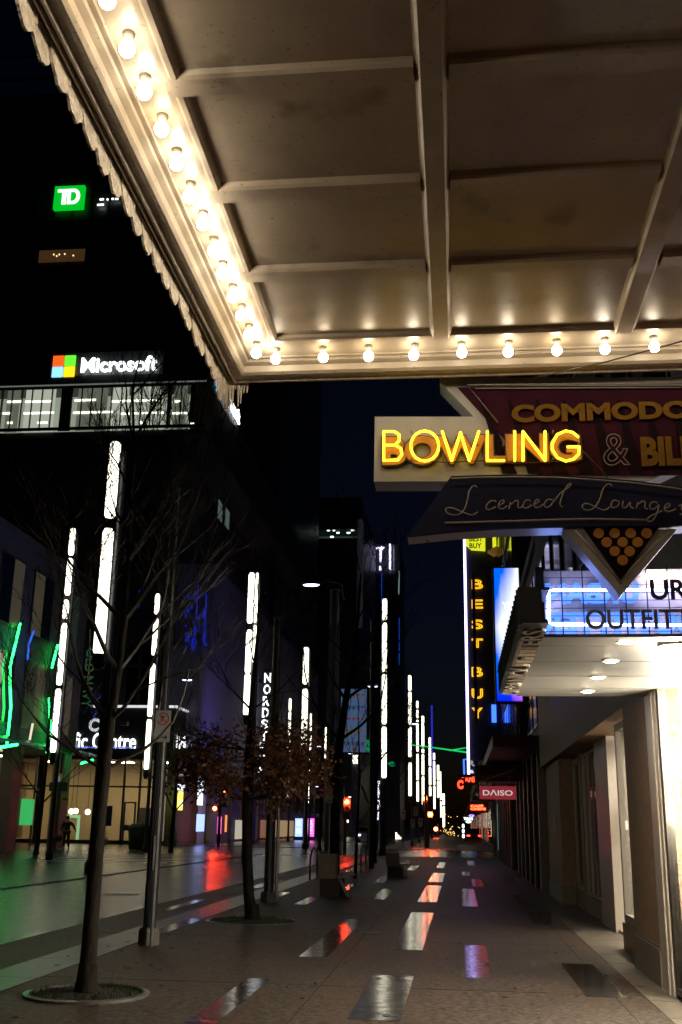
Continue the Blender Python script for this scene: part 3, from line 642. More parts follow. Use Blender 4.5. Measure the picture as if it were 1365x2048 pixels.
redsign(932,943,1641,1646,90,'o','tiny green glowing shop sign far down the right sidewalk',colr=(.6,1,.5),st=3,plate=False)
redsign(925,929,1648,1676,100,'8\n8\n8','white lights strung vertically far down the right sidewalk',colr=(.75,.85,1),st=4,plate=False)
bt=thing('blue_neon_outline',(.4,57,5),'thin blue neon outline beside the foot of the blade sign','neon sign')
g=MB(); g.tube([PY(938,1518,57.2),PY(928,1519,57.2),PY(929,1550,57.2)],.05,6); obj('tube',g,MATS['blue tube'],bt)
bt=thing('blue_light_column',(-2,150,20),'thin deep blue light column above the far posts','light column')
g=MB(); p=PY(864,1411,150); g.tube([(p[0],150,p[2]),(p[0],150,8)],.14,6); obj('tube',g,glow('deep blue column',(.05,.05,1),.5),bt)

# right-hand row beyond the cross street
rr=random.Random(11)
for i in range(5):
    y0=78+i*28; h=rr.choice((14,18,11,24,16))
    t=building('row_building',(10,y0+13,0),('plain dark building just past the cross street on the right','second dark building past the cross street on the right','third dark building down the right side of the street','fourth dark building down the right side of the street','farthest dark building down the right side of the street')[i],2.4,20,y0,y0+27,h,uw)
    t['group']='dark buildings lining the right side'
    for k in range(9):
        y=y0+.8+k*2.9; g=MB(); g.box(2.3,2.39,y,y+2.2,.4,3.0); wi=obj('shop_window',g,darkf,t)
        lit=rr.random()<.55
        g=MB(); g.box(2.28,2.299,y+.1,y+2.1,.5,2.9); obj('pane',g,glow('dim shop %d'%(k%3),((.8,.5,.25),(.5,.6,.7),(.9,.12,.05))[k%3],(.25,.12,.5)[k%3]) if lit else dglass,wi)
        for z in (5,8):
            g=MB(); g.box(2.3,2.39,y,y+1.6,z,z+1.8); wi=obj('window',g,darkf,t); g=MB(); g.box(2.28,2.299,y+.1,y+1.5,z+.1,z+1.7); obj('pane',g,dglass,wi)
    g=MB(); g.box(1.0,2.4,y0+1,y0+25,3.4,3.7); obj('canopy',g,cmet,t)

# ================================================================== LIGHT POSTS
tubeg=glow('white light tube',(1,.93,.70),3.4)
tubebig=glow('bright light tube',(1,.95,.76),3.4,True)
unlit=mat('unlit translucent tube',(.20,.21,.17),.3,var=.1)
poleM=mat('dark painted steel pole',(.035,.037,.045),.38,metal=.3,var=.15,bump=.05)
def light_post(xt,yt,segs,wpx,label,topz=13.9,side=1,dist=None,group='tube light posts along the street'):
    X,Y,_=PZ(xt,yt,topz) if dist is None else PY(xt,yt,dist)
    t=thing('light_post',(X,Y,0),label,'street light',group)
    r=wpx/2*math.hypot(Y,6)/F
    def zz(y):   # height on the post of that photo row
        lo,hi=0.0,60.0
        for _ in range(40):
            m_=(lo+hi)/2; w_=(X,Y,m_-CH); c_=[w_[0]*XC[i]+w_[1]*YC[i]+w_[2]*ZC[i] for i in range(3)]
            py=1024-F*c_[1]/-c_[2]
            if py>y: lo=m_
            else: hi=m_
        return lo
    g=MB(); pr=max(.09,r*.75); off=r+pr+.03
    g.lathe([(pr*1.7,0),(pr*1.7,.25),(pr*1.15,.4),(pr,1.2),(pr*.9,zz(segs[-1][1])-.3),(pr*.7,topz-.2 if dist is None else zz(segs[0][0])-.1)],X+side*off*.6,Y+off,0,10)
    obj('pole',g,poleM,t,True)
    zb=zz(segs[-1][1])
    g=MB(); g.lathe([(r*.5,-.5),(r*1.05,-.3),(r*1.05,0)],X,Y,zb,12); g.box(X,X+side*off*.6,Y-.03,Y+off,zb-.42,zb-.32); obj('lower_bracket',g,poleM,t)
    for (a,b) in segs:
        z1,z0=zz(a),zz(b); g=MB(); g.lathe([(r*.7,0),(r,.1),(r,z1-z0-.1),(r*.7,z1-z0)],X,Y,z0,10); obj('light_tube',g,tubebig if wpx>11 else tubeg,t,True)
    return t
light_post(232,885,[(885,1035),(1058,1308)],24,'widest bright tube post, left of centre under the rooftop company sign')
light_post(147,1057,[(1057,1110),(1117,1190),(1200,1237),(1247,1370),(1378,1505)],12,'leftmost tube post beside the green neon zigzags')
light_post(316,1188,[(1188,1228),(1237,1310),(1328,1433),(1439,1539)],10,'slim tube post between the widest tube and the lit corner box')
light_post(504,1146,[(1146,1246),(1260,1346),(1348,1430)],12,'twin tube post left of the white vertical letters')
light_post(515,1146,[(1146,1246),(1250,1325)],6,'thin companion tube close right of the twin tube post')
light_post(613,1295,[(1295,1368),(1378,1440),(1442,1493)],11,'medium tube post above the brown leaves')
light_post(581,1397,[(1397,1422),(1424,1470),(1474,1530),(1533,1596)],5,'thin tube post just left of the medium tube post')
light_post(622,1427,[(1427,1462),(1464,1500),(1511,1560),(1562,1606)],4.5,'thin tube post just right of the medium tube post')
light_post(653,1455,[(1455,1502),(1506,1518)],4.5,'short far tube left of the pastel banner')
light_post(770,1198,[(1198,1240),(1246,1344),(1349,1448),(1454,1556)],9.5,'tall straight tube post right of the pastel banner',side=-1)
light_post(820,1351,[(1351,1381),(1384,1450),(1454,1514),(1525,1592)],6,'first tube post of the dense right-hand row')
light_post(835,1402,[(1402,1416),(1420,1436),(1440,1503),(1508,1560),(1563,1603)],4.2,'second tube post of the dense right-hand row')
light_post(846,1432,[(1432,1494),(1498,1506),(1509,1550),(1553,1610)],5,'third tube post of the dense right-hand row')
light_post(860,1475,[(1475,1532),(1535,1570),(1573,1592)],4.2,'fourth tube post of the dense right-hand row')
light_post(868.5,1506,[(1506,1520),(1523,1570),(1572,1618)],3.6,'fifth tube post of the dense right-hand row')
light_post(876.5,1530,[(1530,1560),(1562,1595)],4,'sixth tube post of the dense right-hand row')
light_post(881,1543,[(1543,1600),(1603,1635)],3,'seventh tube post of the dense right-hand row')
light_post(887.5,1587,[(1587,1610),(1613,1654)],4,'eighth and farthest tube post of the dense right-hand row')
light_post(696,1523,[(1523,1560),(1563,1620)],4.2,'far tube post under the pastel banner')
light_post(715,1519,[(1519,1552)],3,'short far tube right under the pastel banner')
light_post(731,1517,[(1517,1560),(1563,1632)],3.8,'far tube post behind the vertical white script sign')
light_post(743,1535,[(1535,1572)],3,'short far tube left of the tall straight tube post')
light_post(776.5,1572,[(1572,1600),(1603,1658)],4,'far low tube right of the tall straight tube post')
light_post(679,1510,[(1510,1532)],4,'tiny far tube near the banner foot')
light_post(696.5,1600,[(1600,1645)],3,'tiny low far tube between the dark trunks',dist=160)
light_post(657,1632,[(1632,1650)],5,'tiny stub of light beside the leaning sidewalk tree',dist=150)
# near unlit posts on our sidewalk
def near_post(xb,yb,xt,yt,wpx,label):
    a=PZ(xb,yb,0); t=thing('light_post',a,label,'street light'); X,Y=a[0],a[1]; b=PY(xt,yt,Y); r=wpx/2*Y/F*1.0; zt=b[2]
    g=MB(); prof=[(r*1.05,.0),(r*1.05,.35),(r,.36),(r*.93,zt*.5),(r*.8,zt)]; g.lathe(prof,X,Y,0,12)
    for j in range(10):
        th=2*math.pi*j/10; g.tube([(X+r*math.cos(th),Y+r*math.sin(th),.36),(X+r*.8*math.cos(th),Y+r*.8*math.sin(th),zt-.05)],r*.09,5)
    obj('pole',g,poleM,t)
    g=MB(); g.lathe([(r*1.7,0),(r*1.7,.16),(r*1.5,.2),(r*1.1,.22)],X,Y,0,4); o=obj('base_plinth',g,mat('concrete plinth',(.11,.10,.09),.6,bump=.3),t)
    g=MB()
    for dx in (-.5,.5): g.tube([(X+r*dx,Y-r*.6,zt-2.0),(X+r*dx,Y-r*.6,zt)],r*.22,8)
    g.lathe([(r*.9,0),(r*.9,.06)],X,Y,zt,12)
    obj('unlit_tube',g,unlit,t); return t,X,Y,r
np1,X1,Y1,r1=near_post(297,1890,345,985,24,'thick dark near post carrying the no stopping sign, tubes unlit')
np2,X2,Y2,r2=near_post(537,1805,562,1240,18,'dark grey post behind the brown leaved tree, tubes unlit')
np3,X3,Y3,r3=near_post(661,1710,676,1182,24,'dark post beside the leaning tree at the pastel banner')
# poster strip and sign plate on the posts
g=MB(); a=PY(302,1740,Y1-.16); b=PY(316,1672,Y1-.16); g.box(a[0],b[0],Y1-r1-.012,Y1-r1-.004,a[2],b[2]); o=obj('poster',g,mat('torn poster',(.34,.34,.32),.6,var=.4,scale=9),np1)
def street_sign(x0,x1,yt,yb,Y,label,zp=None,poleX=None):
    a=PY(x0,yb,Y); b=PY(x1,yt,Y); t=thing('no_stopping_sign',((a[0]+b[0])/2,Y,0),label,'sign'); cx=(a[0]+b[0])/2; wv=(b[0]-a[0]); hv=b[2]-a[2]
    g=MB(); g.box(a[0],b[0],Y,Y+.006,a[2],b[2]); obj('plate',g,mat('white sign plate',(.30,.30,.28),.5,var=.1),t)
    g=MB(); cz=b[2]-wv*.52; R0=wv*.40; n_=24
    for k in range(n_):
        t0,t1=2*math.pi*k/n_,2*math.pi*(k+1)/n_
        g.prism([(cx+R0*math.cos(t0),cz+R0*math.sin(t0)),(cx+R0*math.cos(t1),cz+R0*math.sin(t1)),(cx+R0*.8*math.cos(t1),cz+R0*.8*math.sin(t1)),(cx+R0*.8*math.cos(t0),cz+R0*.8*math.sin(t0))],'y',Y-.003,Y-.0005)
    strip([(cx-R0*.62,cz+R0*.62),(cx+R0*.62,cz-R0*.62)],R0*.2,Y-.004,Y-.001,g); obj('red_ring',g,mat('red sign paint',(.35,.03,.025),.5),t)
    g=MB(); g.box(cx-R0*.3,cx-R0*.12,Y-.0025,Y-.0005,cz-R0*.5,cz+R0*.5); g.prism([(cx-R0*.12,cz+R0*.5),(cx+R0*.35,cz+R0*.3),(cx-R0*.12,cz)],'y',Y-.0025,Y-.0005)
    obj('letter_mark',g,MATS['black lettering'],t); g=MB()
    g.prism([(cx-wv*.3,a[2]+hv*.13),(cx+wv*.2,a[2]+hv*.13),(cx+wv*.2,a[2]+hv*.07),(cx+wv*.36,a[2]+hv*.15),(cx+wv*.2,a[2]+hv*.23),(cx+wv*.2,a[2]+hv*.17),(cx-wv*.3,a[2]+hv*.17)],'y',Y-.003,Y-.0005)
    obj('arrow_mark',g,MATS['black lettering'],t)
    g=MB(); g.tube([(cx+wv*.1,Y+.03,0.0),(cx+wv*.1,Y+.03,b[2])],wv*.11,8); obj('sign_pole',g,mat('galvanised tube',(.22,.22,.23),.35,metal=.6),t)
street_sign(308,343,1421,1484,Y1-.22,'white no stopping plate with red ring on the near post')
street_sign(651,666,1577,1606,25.0,'small no stopping plate beside the concrete box')
g_=MB(); 
# second pole strapped to near post 2
t=thing('sign_post',PZ(552,1803,0),'bright galvanised pole standing against the post behind the leaved tree','pole'); g=MB(); g.tube([PZ(552,1803,0),PZ(552,1803,0)[:2]+(3.0,)],.035,8); obj('tube',g,MATS['galvanised tube'],t)
# cobra lamps
lampg=glow('cool lamp lens',(.62,.66,1),9)
def lamp(x,y,s,label,h=9.0,big=1.0,pole=True):
    X,Y,_=PZ(x,y,h); t=thing('street_lamp',(X+s*2.2,Y,0),label,'street lamp','cobra head street lamps')
    if pole:
        g=MB(); g.tube([(X+s*2.2,Y,0),(X+s*2.2,Y,h-.3)],[.11,.06],8); obj('pole',g,poleM,t)
    g=MB(); g.tube([(X+s*2.2,Y,h-.5),(X+s*2.0,Y,h+.05),(X+s*1.0,Y,h+.16),(X+s*.2,Y,h+.1)],.035,6); obj('arm',g,poleM,t)
    g=MB(); g.ball((X,Y,h+.06),.36*big,12,6,(1,.5,.22)); hd=obj('lamp_head',g,poleM,t,True)
    g=MB(); g.ball((X,Y,h-.0),.27*big,12,6,(1,.5,.16)); obj('lens',g,lampg,hd,True)
lamp(623,1170,.5,'nearest cool white street lamp, over the road left of the tall post',pole=False)
lamp(746,1373,.3,'street lamp beside the top right corner of the pastel banner')
lamp(375,1360,-.45,'street lamp in front of the lavender corner wall')
lamp(640,1493,-.4,'street lamp left of the pastel banner foot')
lamp(701,1507,.4,'small street lamp under the pastel banner')
lamp(830,1448,.35,'street lamp within the dense row of tube posts')
lamp(480,1440,.4,'small violet street lamp left of the twin tube post',h=12)
lamp(634,1573,.4,'tiny far street lamp beside the leaning tree',h=7)
lamp(700,1594,.4,'tiny far street lamp low between the far tubes',h=6)
# pastel banner
bn=thing('street_banner',(-5,41,4),'large pale blue pastel banner hanging from a tall dark pole','banner')
YB=41.0; a=PY(681,1504,YB); b=PY(734,1378,YB)
g=MB(); g.box(a[0],b[0],YB,YB+.015,a[2],b[2]); cl=obj('cloth',g,mat('pale banner cloth',(.18,.28,.5),.8,var=.3,scale=2,emit=(.16,.26,.5),estr=.3,sample=False),bn)  # cloth has a faint glow in place of light falling on it
g=MB(); g.tube([(b[0]+.22,YB,0),(b[0]+.22,YB,9.3)],.1,8); g.tube([(a[0],YB,b[2]+.03),(b[0]+.2,YB,b[2]+.03)],.03,6); g.tube([(a[0],YB,a[2]-.03),(b[0]+.2,YB,a[2]-.03)],.03,6); obj('pole',g,poleM,bn)
rr=random.Random(4); cs=[(.9,.28,.12),(.15,.3,.75),(.85,.2,.3),(.9,.6,.2),(.3,.25,.6)]
for k in range(5):
    g=MB(); wd=b[0]-a[0]; hh=(b[2]-a[2])
    z=b[2]-hh*(.08+.19*k)
    for j in range(5):
        x0=a[0]+wd*(.06+.18*j); d=rr.uniform(.1,.26)
        if (j+k)%2: g.box(x0,x0+wd*.14,YB-.006,YB-.001,z-d*.6,z)
        else: g.prism([(x0,z),(x0+wd*.16,z),(x0+wd*.08,z-d)],'y',YB-.006,YB-.001)
    obj('banner_pattern',g,mat('banner ink %d'%k,cs[k],.8,emit=cs[k],estr=.10,sample=False),cl)  # printed shapes glow faintly along with the cloth
# traffic signals
redl=glow('red signal lens',(1,.03,.01),140,False); redn=glow('brighter red signal lens',(1,.04,.01),8500,False); redhand=glow('amber red hand lens',(1,.09,.012),7500,False); redh2=glow('faint red hand lens',(1,.06,.015),250,False)
darks=mat('signal housing',(.03,.03,.025),.5)
def signal(heads,label,px=None,Y=89.0,polex=None):
    X0=PY(polex,1600,Y)[0]; t=thing('traffic_signal',(X0,Y,0),label,'traffic light')
    hz=max(PY(h[0],h[1],Y)[2] for h in heads)
    g=MB(); g.tube([(X0,Y+.2,0),(X0,Y+.2,hz+.9)],[.11,.08],8); obj('pole',g,poleM,t)
    for (x,y,kind) in heads:
        p=PY(x,y,Y); k=Y/89
        g=MB()
        if kind=='r': g.box(p[0]-.19,p[0]+.19,Y+.02,Y+.3,p[2]-.95,p[2]+.25)
        else: g.box(p[0]-.2,p[0]+.2,Y+.02,Y+.3,p[2]-.22,p[2]+.22)
        g.box(min(p[0],X0),max(p[0],X0),Y+.12,Y+.18,p[2]-.1,p[2]-.04)
        hd=obj('signal_head',g,darks,t); r=.15*k if kind=='r' else .14*k
        g=MB(); g.lathe([(r*.2,0),(r,.0),(r,.03),(r*.2,.03)],0,0,0,14); g.v=[(v[0]+p[0],Y-.015-v[2],v[1]+p[2]) for v in g.v]
        obj('signal_lens',g,(redn if polex>600 else redl) if kind=='r' else (redhand if 600<polex<870 else redh2),hd)
        if kind=='r':
            for dz in (.35,.7):
                g=MB(); g.lathe([(.02,0),(r,.0),(r,.02),(.02,.02)],0,0,0,14); g.v=[(v[0]+p[0],Y-.01-v[2],v[1]+p[2]-dz) for v in g.v]; obj('dark_lens',g,MATS['black lettering'],hd)
    return t
signal([(850,1597,'r'),(861,1629,'h')],'red traffic signal and red hand standing left of the sidewalk vanishing point',polex=856,Y=84)
signal([(449,1584,'r'),(430,1617,'h')],'red traffic signal half in the brown leaves, left of the tree',polex=440,Y=70)
signal([(872,1658,'h')],'tiny far red signal right of the dense tube posts',polex=876,Y=160)
signal([(536,1617,'h')],'small far red signal under the brown leaves',polex=541,Y=120)
signal([(694,1604,'r')],'added red traffic signal right of the leaning tree trunk, for the red paving streaks',polex=690,Y=60)  # added signal, placed to throw red onto the granite strips
for i,(x,y) in enumerate([(807,1630),(832,1623),(826,1648),(841,1645)]):
    Y=82; p=PY(x,y,Y); t=thing('parking_sign',(p[0],Y,0),('far left','highest','lower middle','right lower')[i]+' white plate of the small sign cluster by the red signal','sign','small white sign plates by the red signal')
    g=MB(); g.box(p[0]-.16,p[0]+.16,Y,Y+.01,p[2]-.32,p[2]+.32); o=obj('plate',g,mat('pale sign plate',(.5,.45,.42),.5),t)  # plates share one even pale colour
    g=MB(); g.tube([(p[0],Y+.03,0),(p[0],Y+.03,p[2]+.3)],.03,6); obj('pole',g,poleM,t)
    g=MB(); g.box(p[0]-.1,p[0]+.1,Y-.006,Y-.001,p[2]+.06,p[2]+.22); obj('red_mark',g,MATS['red sign paint'],t)

# ================================================================== LEFT: near building with green neon
bluewall=mat('pale panel wall',(.05,.06,.095),.6,var=.15,scale=1.2)  # blue wash on the facade is put into this base colour
nb=thing('mall_building',(-26,45,0),'left edge building with pale panels, green neon zigzags and glass canopies','building')
XN=-22.5
g=MB(); g.box(XN-18,XN,20,62,5.2,15.4); g.box(XN-18,XN-4,20,62,0,5.2); obj('wall',g,bluewall,nb)
g=MB(); g.box(XN-18.2,XN+.2,19.8,62.2,15.4,15.9); obj('parapet',g,bluewall,nb)
g=MB(); g.box(XN-16,XN-5,20,52,15.9,22); obj('upper_storey',g,mat('dark blue glazing',(.02,.03,.07),.15,spec=.8),nb)
g=MB()
for k in range(8): g.box(XN-5,XN-4.93,20+k*4.5,20.12+k*4.5,15.9,22)
for k in range(3): g.box(XN-5,XN-4.93,20,52,17.5+k*2,17.6+k*2)
obj('glazing_bars',g,darkf,nb)
dimwin=[glow('dim beige window',(.55,.46,.28),.07),glow('dim green window',(.2,.36,.26),.04),dglass]
rr=random.Random(8)
for k in range(9):
    y=24+k*4.2
    for j,z in enumerate((6.1,10.9)):
        g=MB(); g.box(XN-.02,XN+.06,y,y+2.9,z,z+3.6); wi=obj('window',g,darkf,nb)
        for i in range(2):
            g=MB(); g.box(XN+.061,XN+.075,y+.12+1.36*i,y+1.4+1.36*i,z+.12,z+3.48); obj('pane',g,dimwin[rr.choice((0,0,1,2))],wi)
for k in range(6):
    y=24.5+k*7.2; g=MB(); g.box(XN-.7,XN-.05,y,y+1.1,0,5.2); obj('column',g,mat('purple lit column',(.17,.12,.2),.5,var=.2),nb)  # purple light on the columns is put into their colour
greenn=glow('green neon',(.02,1,.12),9,True)
def zig(pts,X):
    g=MB(); pp=[PX(x,y,X) for x,y in pts]; g.tube(pp,.065,8); obj('green_neon',g,greenn,nb,True)
zig([(41,1247),(20,1335),(22,1415),(14,1492)],XN+.25)
zig([(116,1290),(104,1336)],XN+.25); zig([(99,1396),(101,1455),(94,1506)],XN+.25)
zig([(-30,1500),(35,1489)],XN+2.4)
zig([(162,1527),(186,1520)],XN+1.0)
bn2=glow('blue facade ribbon',(.05,.15,1),.9)
for pts in ([(68,1262),(58,1290),(56,1320)],[(66,1447),(58,1490)]):
    g=MB(); g.tube([PX(x,y,XN+.25) for x,y in pts],.06,6); obj('blue_ribbon',g,bn2 if pts[0][1]<1300 else glow('pale ribbon',(.9,.8,.6),1.0),nb)
awg=mat('green lit glass canopy',(.03,.16,.07),.25,var=.3,scale=2,spec=.8)
for (y0,y1) in ((26,40),(42,52),(53.5,61.5)):
    g=MB(); g.add([(XN,y0,5.6),(XN,y1,5.6),(XN+2.9,y1,4.9),(XN+2.9,y0,4.9),(XN,y0,5.5),(XN,y1,5.5),(XN+2.9,y1,4.8),(XN+2.9,y0,4.8)],[(0,1,2,3),(7,6,5,4),(0,3,7,4),(3,2,6,7),(2,1,5,6),(1,0,4,5)]); obj('glass_canopy',g,awg,nb)
warmw=mat('warm interior wall',(.55,.45,.28),.7,var=.1)
g=MB(); g.box(XN-3.9,XN-3.7,20,62,0,5.0); obj('interior_wall',g,warmw,nb)
g=MB()
for k in range(19): g.box(XN-2.1,XN-2.0,20+k*2.3,20.1+k*2.3,0,5.1)
g.box(XN-2.08,XN-2.02,20,62,3.2,3.3); obj('glazing_mullions',g,darkf,nb)
for y in (30,40,49,57.5):
    g=MB(); g.box(XN-3.4,XN-2.6,y,y+1.0,4.9,4.95); obj('ceiling_light',g,glow('warm ceiling panel',(1,.78,.42),12,True),nb)
g=MB(); p=PX(41,1650,XN-1.9); p1=PX(41,1597,XN-1.9); g.box(XN-1.9,XN-1.85,p[1]-.2,p[1]+1.6,p[2],p1[2]); obj('green_screen',g,glow('green screen',(.05,.6,.15),.7),nb)

# ================================================================== Corner block (Y=77)
YF=77.0; XF=-19.6
cb=thing('corner_office_block',(-30,90,0),'big dark corner block topped by a lit office floor and rooftop company sign','building')
dark=mat('dark curtain wall',(.05,.05,.056),.4,var=.3,scale=.4)
lav=mat('violet washed panel wall',(.23,.19,.32),.6,var=.12,scale=.6)  # violet wash is also put into the panel colour
ztop=PY(395,760,YF)[2]; zf0=PY(395,852,YF)[2]-.5
g=MB(); g.box(-75,XF-3,YF+2.0,150,6.2,zf0); g.box(-75,XF,YF+.6,150,zf0,zf0+.5); g.box(-75,XF-3,YF+3,150,zf0+.5,ztop+.3); g.box(-75,XF,YF,150,ztop,ztop+.7); obj('wall',g,dark,cb)
g=MB(); g.box(-75,XF-3,YF+8,150,0,6.2); obj('core_wall',g,warmw,cb)
brn=mat('brown roof screen wall',(.05,.032,.022),.7,var=.3,scale=.3)
g=MB(); g.box(XF-3,XF-.02,YF+3,150,zf0+.5,ztop); obj('side_wall',g,brn,cb)
# lower side facade with the violet wash in its colour
zl=PX(405,1285,XF-0.05)[2]
g=MB(); g.box(XF-3.0,XF,YF+6,150,5.0,22); obj('podium_wall',g,lav,cb)
g=MB(); g.box(XF-5.5,XF+.15,YF+2,YF+7.5,6.2,14.6); obj('corner_wall',g,lav,cb)
# office floor: room with strip lights, blinds and mullions
ow=mat('office interior',(.5,.52,.46),.7)
officeglow=mat('lit office wall',(.5,.52,.46),.7,emit=(.62,.72,.55),estr=.32,sample=False)  # room light put into the wall as a faint glow
g=MB(); g.box(-62,XF-2.0,YF+2.8,YF+2.95,zf0+.5,ztop); obj('office_back_wall',g,officeglow,cb)
strip_l=glow('office strip light',(.95,1,.78),3.2)
for (x0,x1,y) in [(15,44,804),(51,102,804),(150,192,801),(225,313,803),(350,361,803),(6,22,827),(48,108,827),(147,225,826),(243,262,828),(268,328,827),(345,376,827),(15,25,846),(75,95,846),(280,292,845),(380,388,848),(290,300,801)]:
    a=PY(x0,y,YF+.35); b=PY(x1,y,YF+.35); g=MB(); g.box(a[0],b[0],YF+.33,YF+.38,a[2]-.06,a[2]+.09); obj('strip_light',g,strip_l,cb)
pale=glow('bright blind',(.62,.68,.54),.62); drk=mat('dark blind',(.03,.035,.03),.6)  # pale blinds glow in place of the office light behind them
edges=[(0,8,2),(8,45,1),(45,116,0),(116,150,2),(150,220,1),(220,262,0),(262,330,0),(330,345,2),(345,378,1),(378,395,2)]
for (x0,x1,k) in edges:
    a=PY(x0,840,YF+.4); b=PY(x1,775,YF+.4); g=MB(); g.box(a[0]+.1,b[0]-.1,YF+.4,YF+.45,zf0+.5,ztop)
    obj('window_bay',g,(pale,mat('half lit blind',(.2,.2,.18),.6,emit=(.5,.55,.42),estr=.2,sample=False),drk)[k],cb)
g=MB(); x=0
for x in range(-160,396,20):
    a=PY(x,840,YF+.2); g.box(a[0]-.04,a[0]+.04,YF+.15,YF+.3,zf0+.5,ztop)
g.box(-62,XF,YF+.15,YF+.25,zf0+.5,zf0+.75); g.box(-62,XF,YF+.15,YF+.25,ztop-.35,ztop); obj('mullions',g,darkf,cb)
g=MB(); g.box(-62,XF-.05,YF+.05,YF+.1,ztop-.12,ztop-.02); obj('lit_coping',g,glow('coping glow',(.6,.62,.55),.22),cb)
# dark facade relief
g=MB()
for k in range(14): g.box(-60+k*2.75,-59.7+k*2.75,YF+1.8,YF+2.0,6.3,zf0-.1)
for k in range(6): g.box(-62,XF-3,YF+1.75,YF+1.99,9+k*3.8,9.3+k*3.8)
obj('facade_fins',g,mat('dark fin',(.03,.03,.03),.5),cb)
# side strip windows lit
for (x0,y0,x1,y1) in [(436,1000,446,1030),(450,1012,460,1045)]:
    a=PX(x0,y1,XF+.02); b=PX(x1,y0+8,XF+.02); g=MB(); g.box(XF+.01,XF+.03,a[1],b[1],a[2]-.2,a[2]+1.4); obj('side_window',g,glow('pale side window',(.4,.55,.5),.16),cb)
bluef=glow('blue wash fleck',(.02,.04,1),.3)
g=MB()
for (x,y0,y1) in [(389,1170,1300),(277,1180,1215),(386,1260,1300),(408,1190,1290)]:
    a=PY(x,y1,YF+1.6); b=PY(x,y0,YF+1.6); g=MB(); g.box(a[0]-.05,a[0]+.05,YF+1.6,YF+1.65,a[2],b[2]); obj('blue_accent',g,glow('thin blue accent',(.03,.06,1),.25),cb)
g=MB(); rr=random.Random(2)
for k in range(40):
    x=rr.uniform(370,412); y=rr.triangular(1170,1300,1280); a=PY(x,y,YF+1.5); s=rr.uniform(.04,.13); g=MB(); g.box(a[0]-s,a[0]+s,YF+1.5,YF+1.55,a[2]-s*1.6,a[2]+s*1.6); obj('blue_fleck',g,bluef,cb)  # random glowing flecks paint the blue wash on the facade
# ground floor glass lobby
g=MB(); g.box(-62,XF-1,YF+.3,YF+8,5.9,6.2); obj('lobby_ceiling',g,warmw,cb)
g=MB()
for x in (-60,-56,-52,-48,-44,-41,-38,-35.3,-32.2,-29.2,-26.2,-24.2,-23.0,-21.2): g.box(x-.07,x+.07,YF+.3,YF+.45,0,5.9)
g.box(-62,XF-1,YF+.32,YF+.43,3.9,4.02); g.box(-62,XF-1,YF+.28,YF+.47,-.0,.22); obj('lobby_mullions',g,darkf,cb)
g=MB(); g.box(-62,XF-1,YF+.37,YF+.38,.2,5.9); obj('lobby_glass',g,glass,cb)
g=MB()
for (x0,x1) in ((-23.9,-23.35),): 
    g.box(-24.05,-23.15,YF+.2,YF+.29,0,.12); g.box(-24.05,-23.93,YF+.2,YF+.29,.12,2.9); g.box(-23.27,-23.15,YF+.2,YF+.29,.12,2.9); g.box(-23.93,-23.27,YF+.2,YF+.29,2.8,2.9); g.box(-23.93,-23.27,YF+.2,YF+.29,.9,1.3)
obj('entrance_door',g,mat('blue steel door frame',(.06,.07,.16),.4),cb)
g=MB(); g.box(-25.8,-24.9,YF+.2,YF+.27,1.2,2.6); obj('wall_poster',g,mat('dark blue poster',(.03,.05,.12),.5),cb)
for x in (-53,-45,-37.5,-31,-25.5,-22):
    g=MB(); g.box(x-.8,x+.8,YF+3,YF+4.2,5.84,5.88); obj('lobby_light',g,glow('lobby panel',(1,.74,.40),26,True),cb)
for x in (-50.5,-42.6,-34,-27.6):
    g=MB(); g.box(x-.35,x+.35,YF+4.8,YF+5.5,.2,5.9); obj('lobby_column',g,mat('brown lobby column',(.16,.11,.07),.6),cb)
for x in (-46,-24.5):
    g=MB(); g.box(x-.8,x+.8,YF+7.9,YF+7.98,.2,2.6); obj('lobby_doorway',g,mat('dark doorway',(.03,.025,.02),.6),cb)
g=MB(); g.box(-39.5,-36.5,YF+5.8,YF+6.6,.2,1.3); g.box(-39.7,-36.3,YF+5.7,YF+6.7,1.3,1.36); obj('reception_desk',g,mat('desk timber',(.2,.12,.06),.4),cb)
# glowing wall lamps in the lobby
for (x,y) in ((143,1623),(152,1622),(176,1624)):
    p=PY(x,y,YF+2.5); g=MB(); g.ball(p,.2,10,6); lg=obj('lobby_globe',g,glow('lobby globe glow',(1,.85,.55),9),cb); g=MB(); g.tube([(p[0],YF+2.5,p[2]+.2),(p[0],YF+2.5,5.9)],.02,5); obj('cord',g,darkf,lg)
g=MB(); p=PY(155,1668,YF+3); p1=PY(160,1630,YF+3); g.box(p[0]-.1,p[0]+.1,YF+3,YF+3.1,0,p1[2]); g.box(p[0]-1.2,p[0]+.1,YF+3,YF+3.1,p1[2]-.2,p1[2]); obj('green_lit_frame',g,glow('green frame',(.5,1,.5),.55),cb)
for i,(x0,x1) in enumerate(((-30.6,-30.2),(-20.9,-20.2))):
    g=MB(); g.box(x0,x1,YF-.1,YF+.28,0,6.2); obj('pillar',g,mat('dim pillar',(.12,.13,.10),.5),cb)
